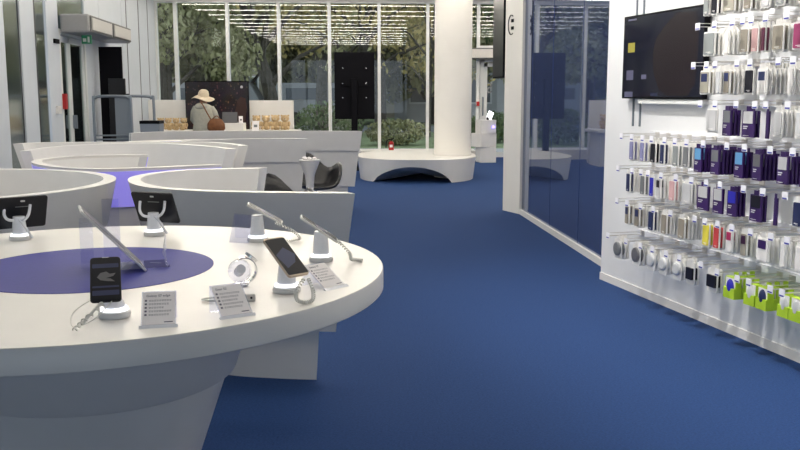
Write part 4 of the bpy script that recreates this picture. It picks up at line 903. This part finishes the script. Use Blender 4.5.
tree('small bare tree in front of the pale facade right of the totem', 1.0, 33, 6.5, 1.8, 'leaf_yellow', 260, .3, .12, .1)
tree('tall olive tree at the far right outside', 10, 42, 11, 4.5, 'leaf_olive', 4600, 0, .3, .2)
tree('tree outside the glazed left wall', -12.5, 20, 8, 3, 'leaf_willow', 3800, 0, .25, .16)
tree('darker tree outside the glazed left wall, behind the first', -14.5, 27, 9, 3.4, 'leaf_dark', 3800, 0, .25, .16)
for i, x_ in enumerate((-17, -12.5, -8, -3.5, 1.8, 13)): tree(['leftmost', 'second', 'third', 'fourth', 'fifth', 'rightmost'][i] + ' bushy olive tree in the row along the far side of the road', x_, 47 + (i % 2) * 1.5, 9.5, 3.6, 'leaf_olive', 5200, 0, .25, .26, z00=.02, nb=11)
def shrub(label, x, y, w_, h_, leafm, n=1500):
    t = thing('shrub', label, 'shrub', (x, y, -.06)); q = MB()
    for k in range(4): q.tube([(0, 0, 0), (random.uniform(-.3, .3) * w_, random.uniform(-.2, .2), h_ * .8)], [.03, .01], 5)
    q.build('stems', 'bark', t); f = MB(); leaves(f, (0, 0, h_ * .5), (w_ / 2, .6, h_ * .5), n, .07); fast(f, 'foliage', leafm, t)
for i, (x, y, w_, h_, m_, lb) in enumerate([(-2.1, 27.2, 2.2, 1.35, 'leaf_dark', 'low green shrub outside, left of the black totem'), (-.1, 27.6, 2.0, .8, 'leaf_willow', 'low leafy shrub outside, right of the black totem'), (-4.3, 27.4, 2.2, 1.2, 'leaf_dark', 'low green shrub outside behind the crowd television'), (-6.6, 27.2, 2.2, 1.2, 'leaf_olive', 'low green shrub outside the leftmost windows'),
    (3.0, 29, 1.8, 1.0, 'leaf_dark', 'dark low shrub outside the glass entrance door'), (6, 28, 2.2, 1.0, 'leaf_olive', 'low shrub outside at the far right')]): shrub(lb, x, y, w_, h_, m_)
def building(label, x, y, w_, d_, h_, wallm, cols, rows_):
    t = thing('building', label, 'building', (x, y, -.06)); MB().box(-w_ / 2, w_ / 2, 0, d_, 0, h_).build('walls', wallm, t)
    MB().box(-w_ / 2 - .3, w_ / 2 + .3, -.3, d_ + .3, h_, h_ + .3).build('roof', 'unit_grey', t)
    for i in range(cols):
        for j in range(rows_):
            cx = -w_ / 2 + w_ * (i + .5) / cols; z0 = 1 + j * 3.0
            if z0 + 1.6 < h_: f = MB().box(cx - .75, cx + .75, -.06, .02, z0, z0 + 1.7).build('window_frame', 'alu_white', t); MB().box(cx - .65, cx + .65, -.08, -.06, z0 + .1, z0 + 1.6).build('pane', 'facade_glass', f)
building('tan apartment building across the road behind the trees', -11.5, 59, 26, 8, 13, 'facade_tan', 8, 4)
building('pale grey building across the road right of the black totem', 4.3, 50, 9.2, 8, 12, 'facade', 3, 3)
building('tan building across the road at the far right', 18, 54, 18, 8, 12, 'facade_tan', 6, 4)
def van(label, x, y, s_=1):
    t = thing('van', label, 'van', (x, y, -.03))
    q = MB(); XZ2 = Matrix(((1, 0, 0, 0), (0, 0, 1, 0), (0, 1, 0, 0), (0, 0, 0, 1)))
    q.prism([(-2.4, .35), (2.4, .35), (2.4, .95), (1.9, 1.15), (1.45, 1.95), (1.2, 2.05), (-2.3, 2.05), (-2.4, 1.9)], -.95, .95, XZ2); q.build('body', 'van_white', t, bevel=.05)
    MB().box(.3, 1.35, -.97, -.95, 1.2, 1.8).box(-1.9, .1, -.97, -.95, 1.25, 1.8).build('side_windows', 'facade_glass', t)
    for x_ in (-1.5, 1.5): MB().lathe([(.33, -.12), (.33, .12)], 20, mx=Matrix.Translation((x_, -.85, .33)) @ Matrix.Rotation(PI / 2, 4, 'X')).build('wheel', 'tyre', t)
    for x_ in (-1.5, 1.5): MB().lathe([(.33, -.12), (.33, .12)], 20, mx=Matrix.Translation((x_, .85, .33)) @ Matrix.Rotation(PI / 2, 4, 'X')).build('wheel', 'tyre', t)
van('white van on the road outside, above the crowd television', -8.6, 44.5)
van('white van on the road outside, left of the black totem', -3.6, 44.8)
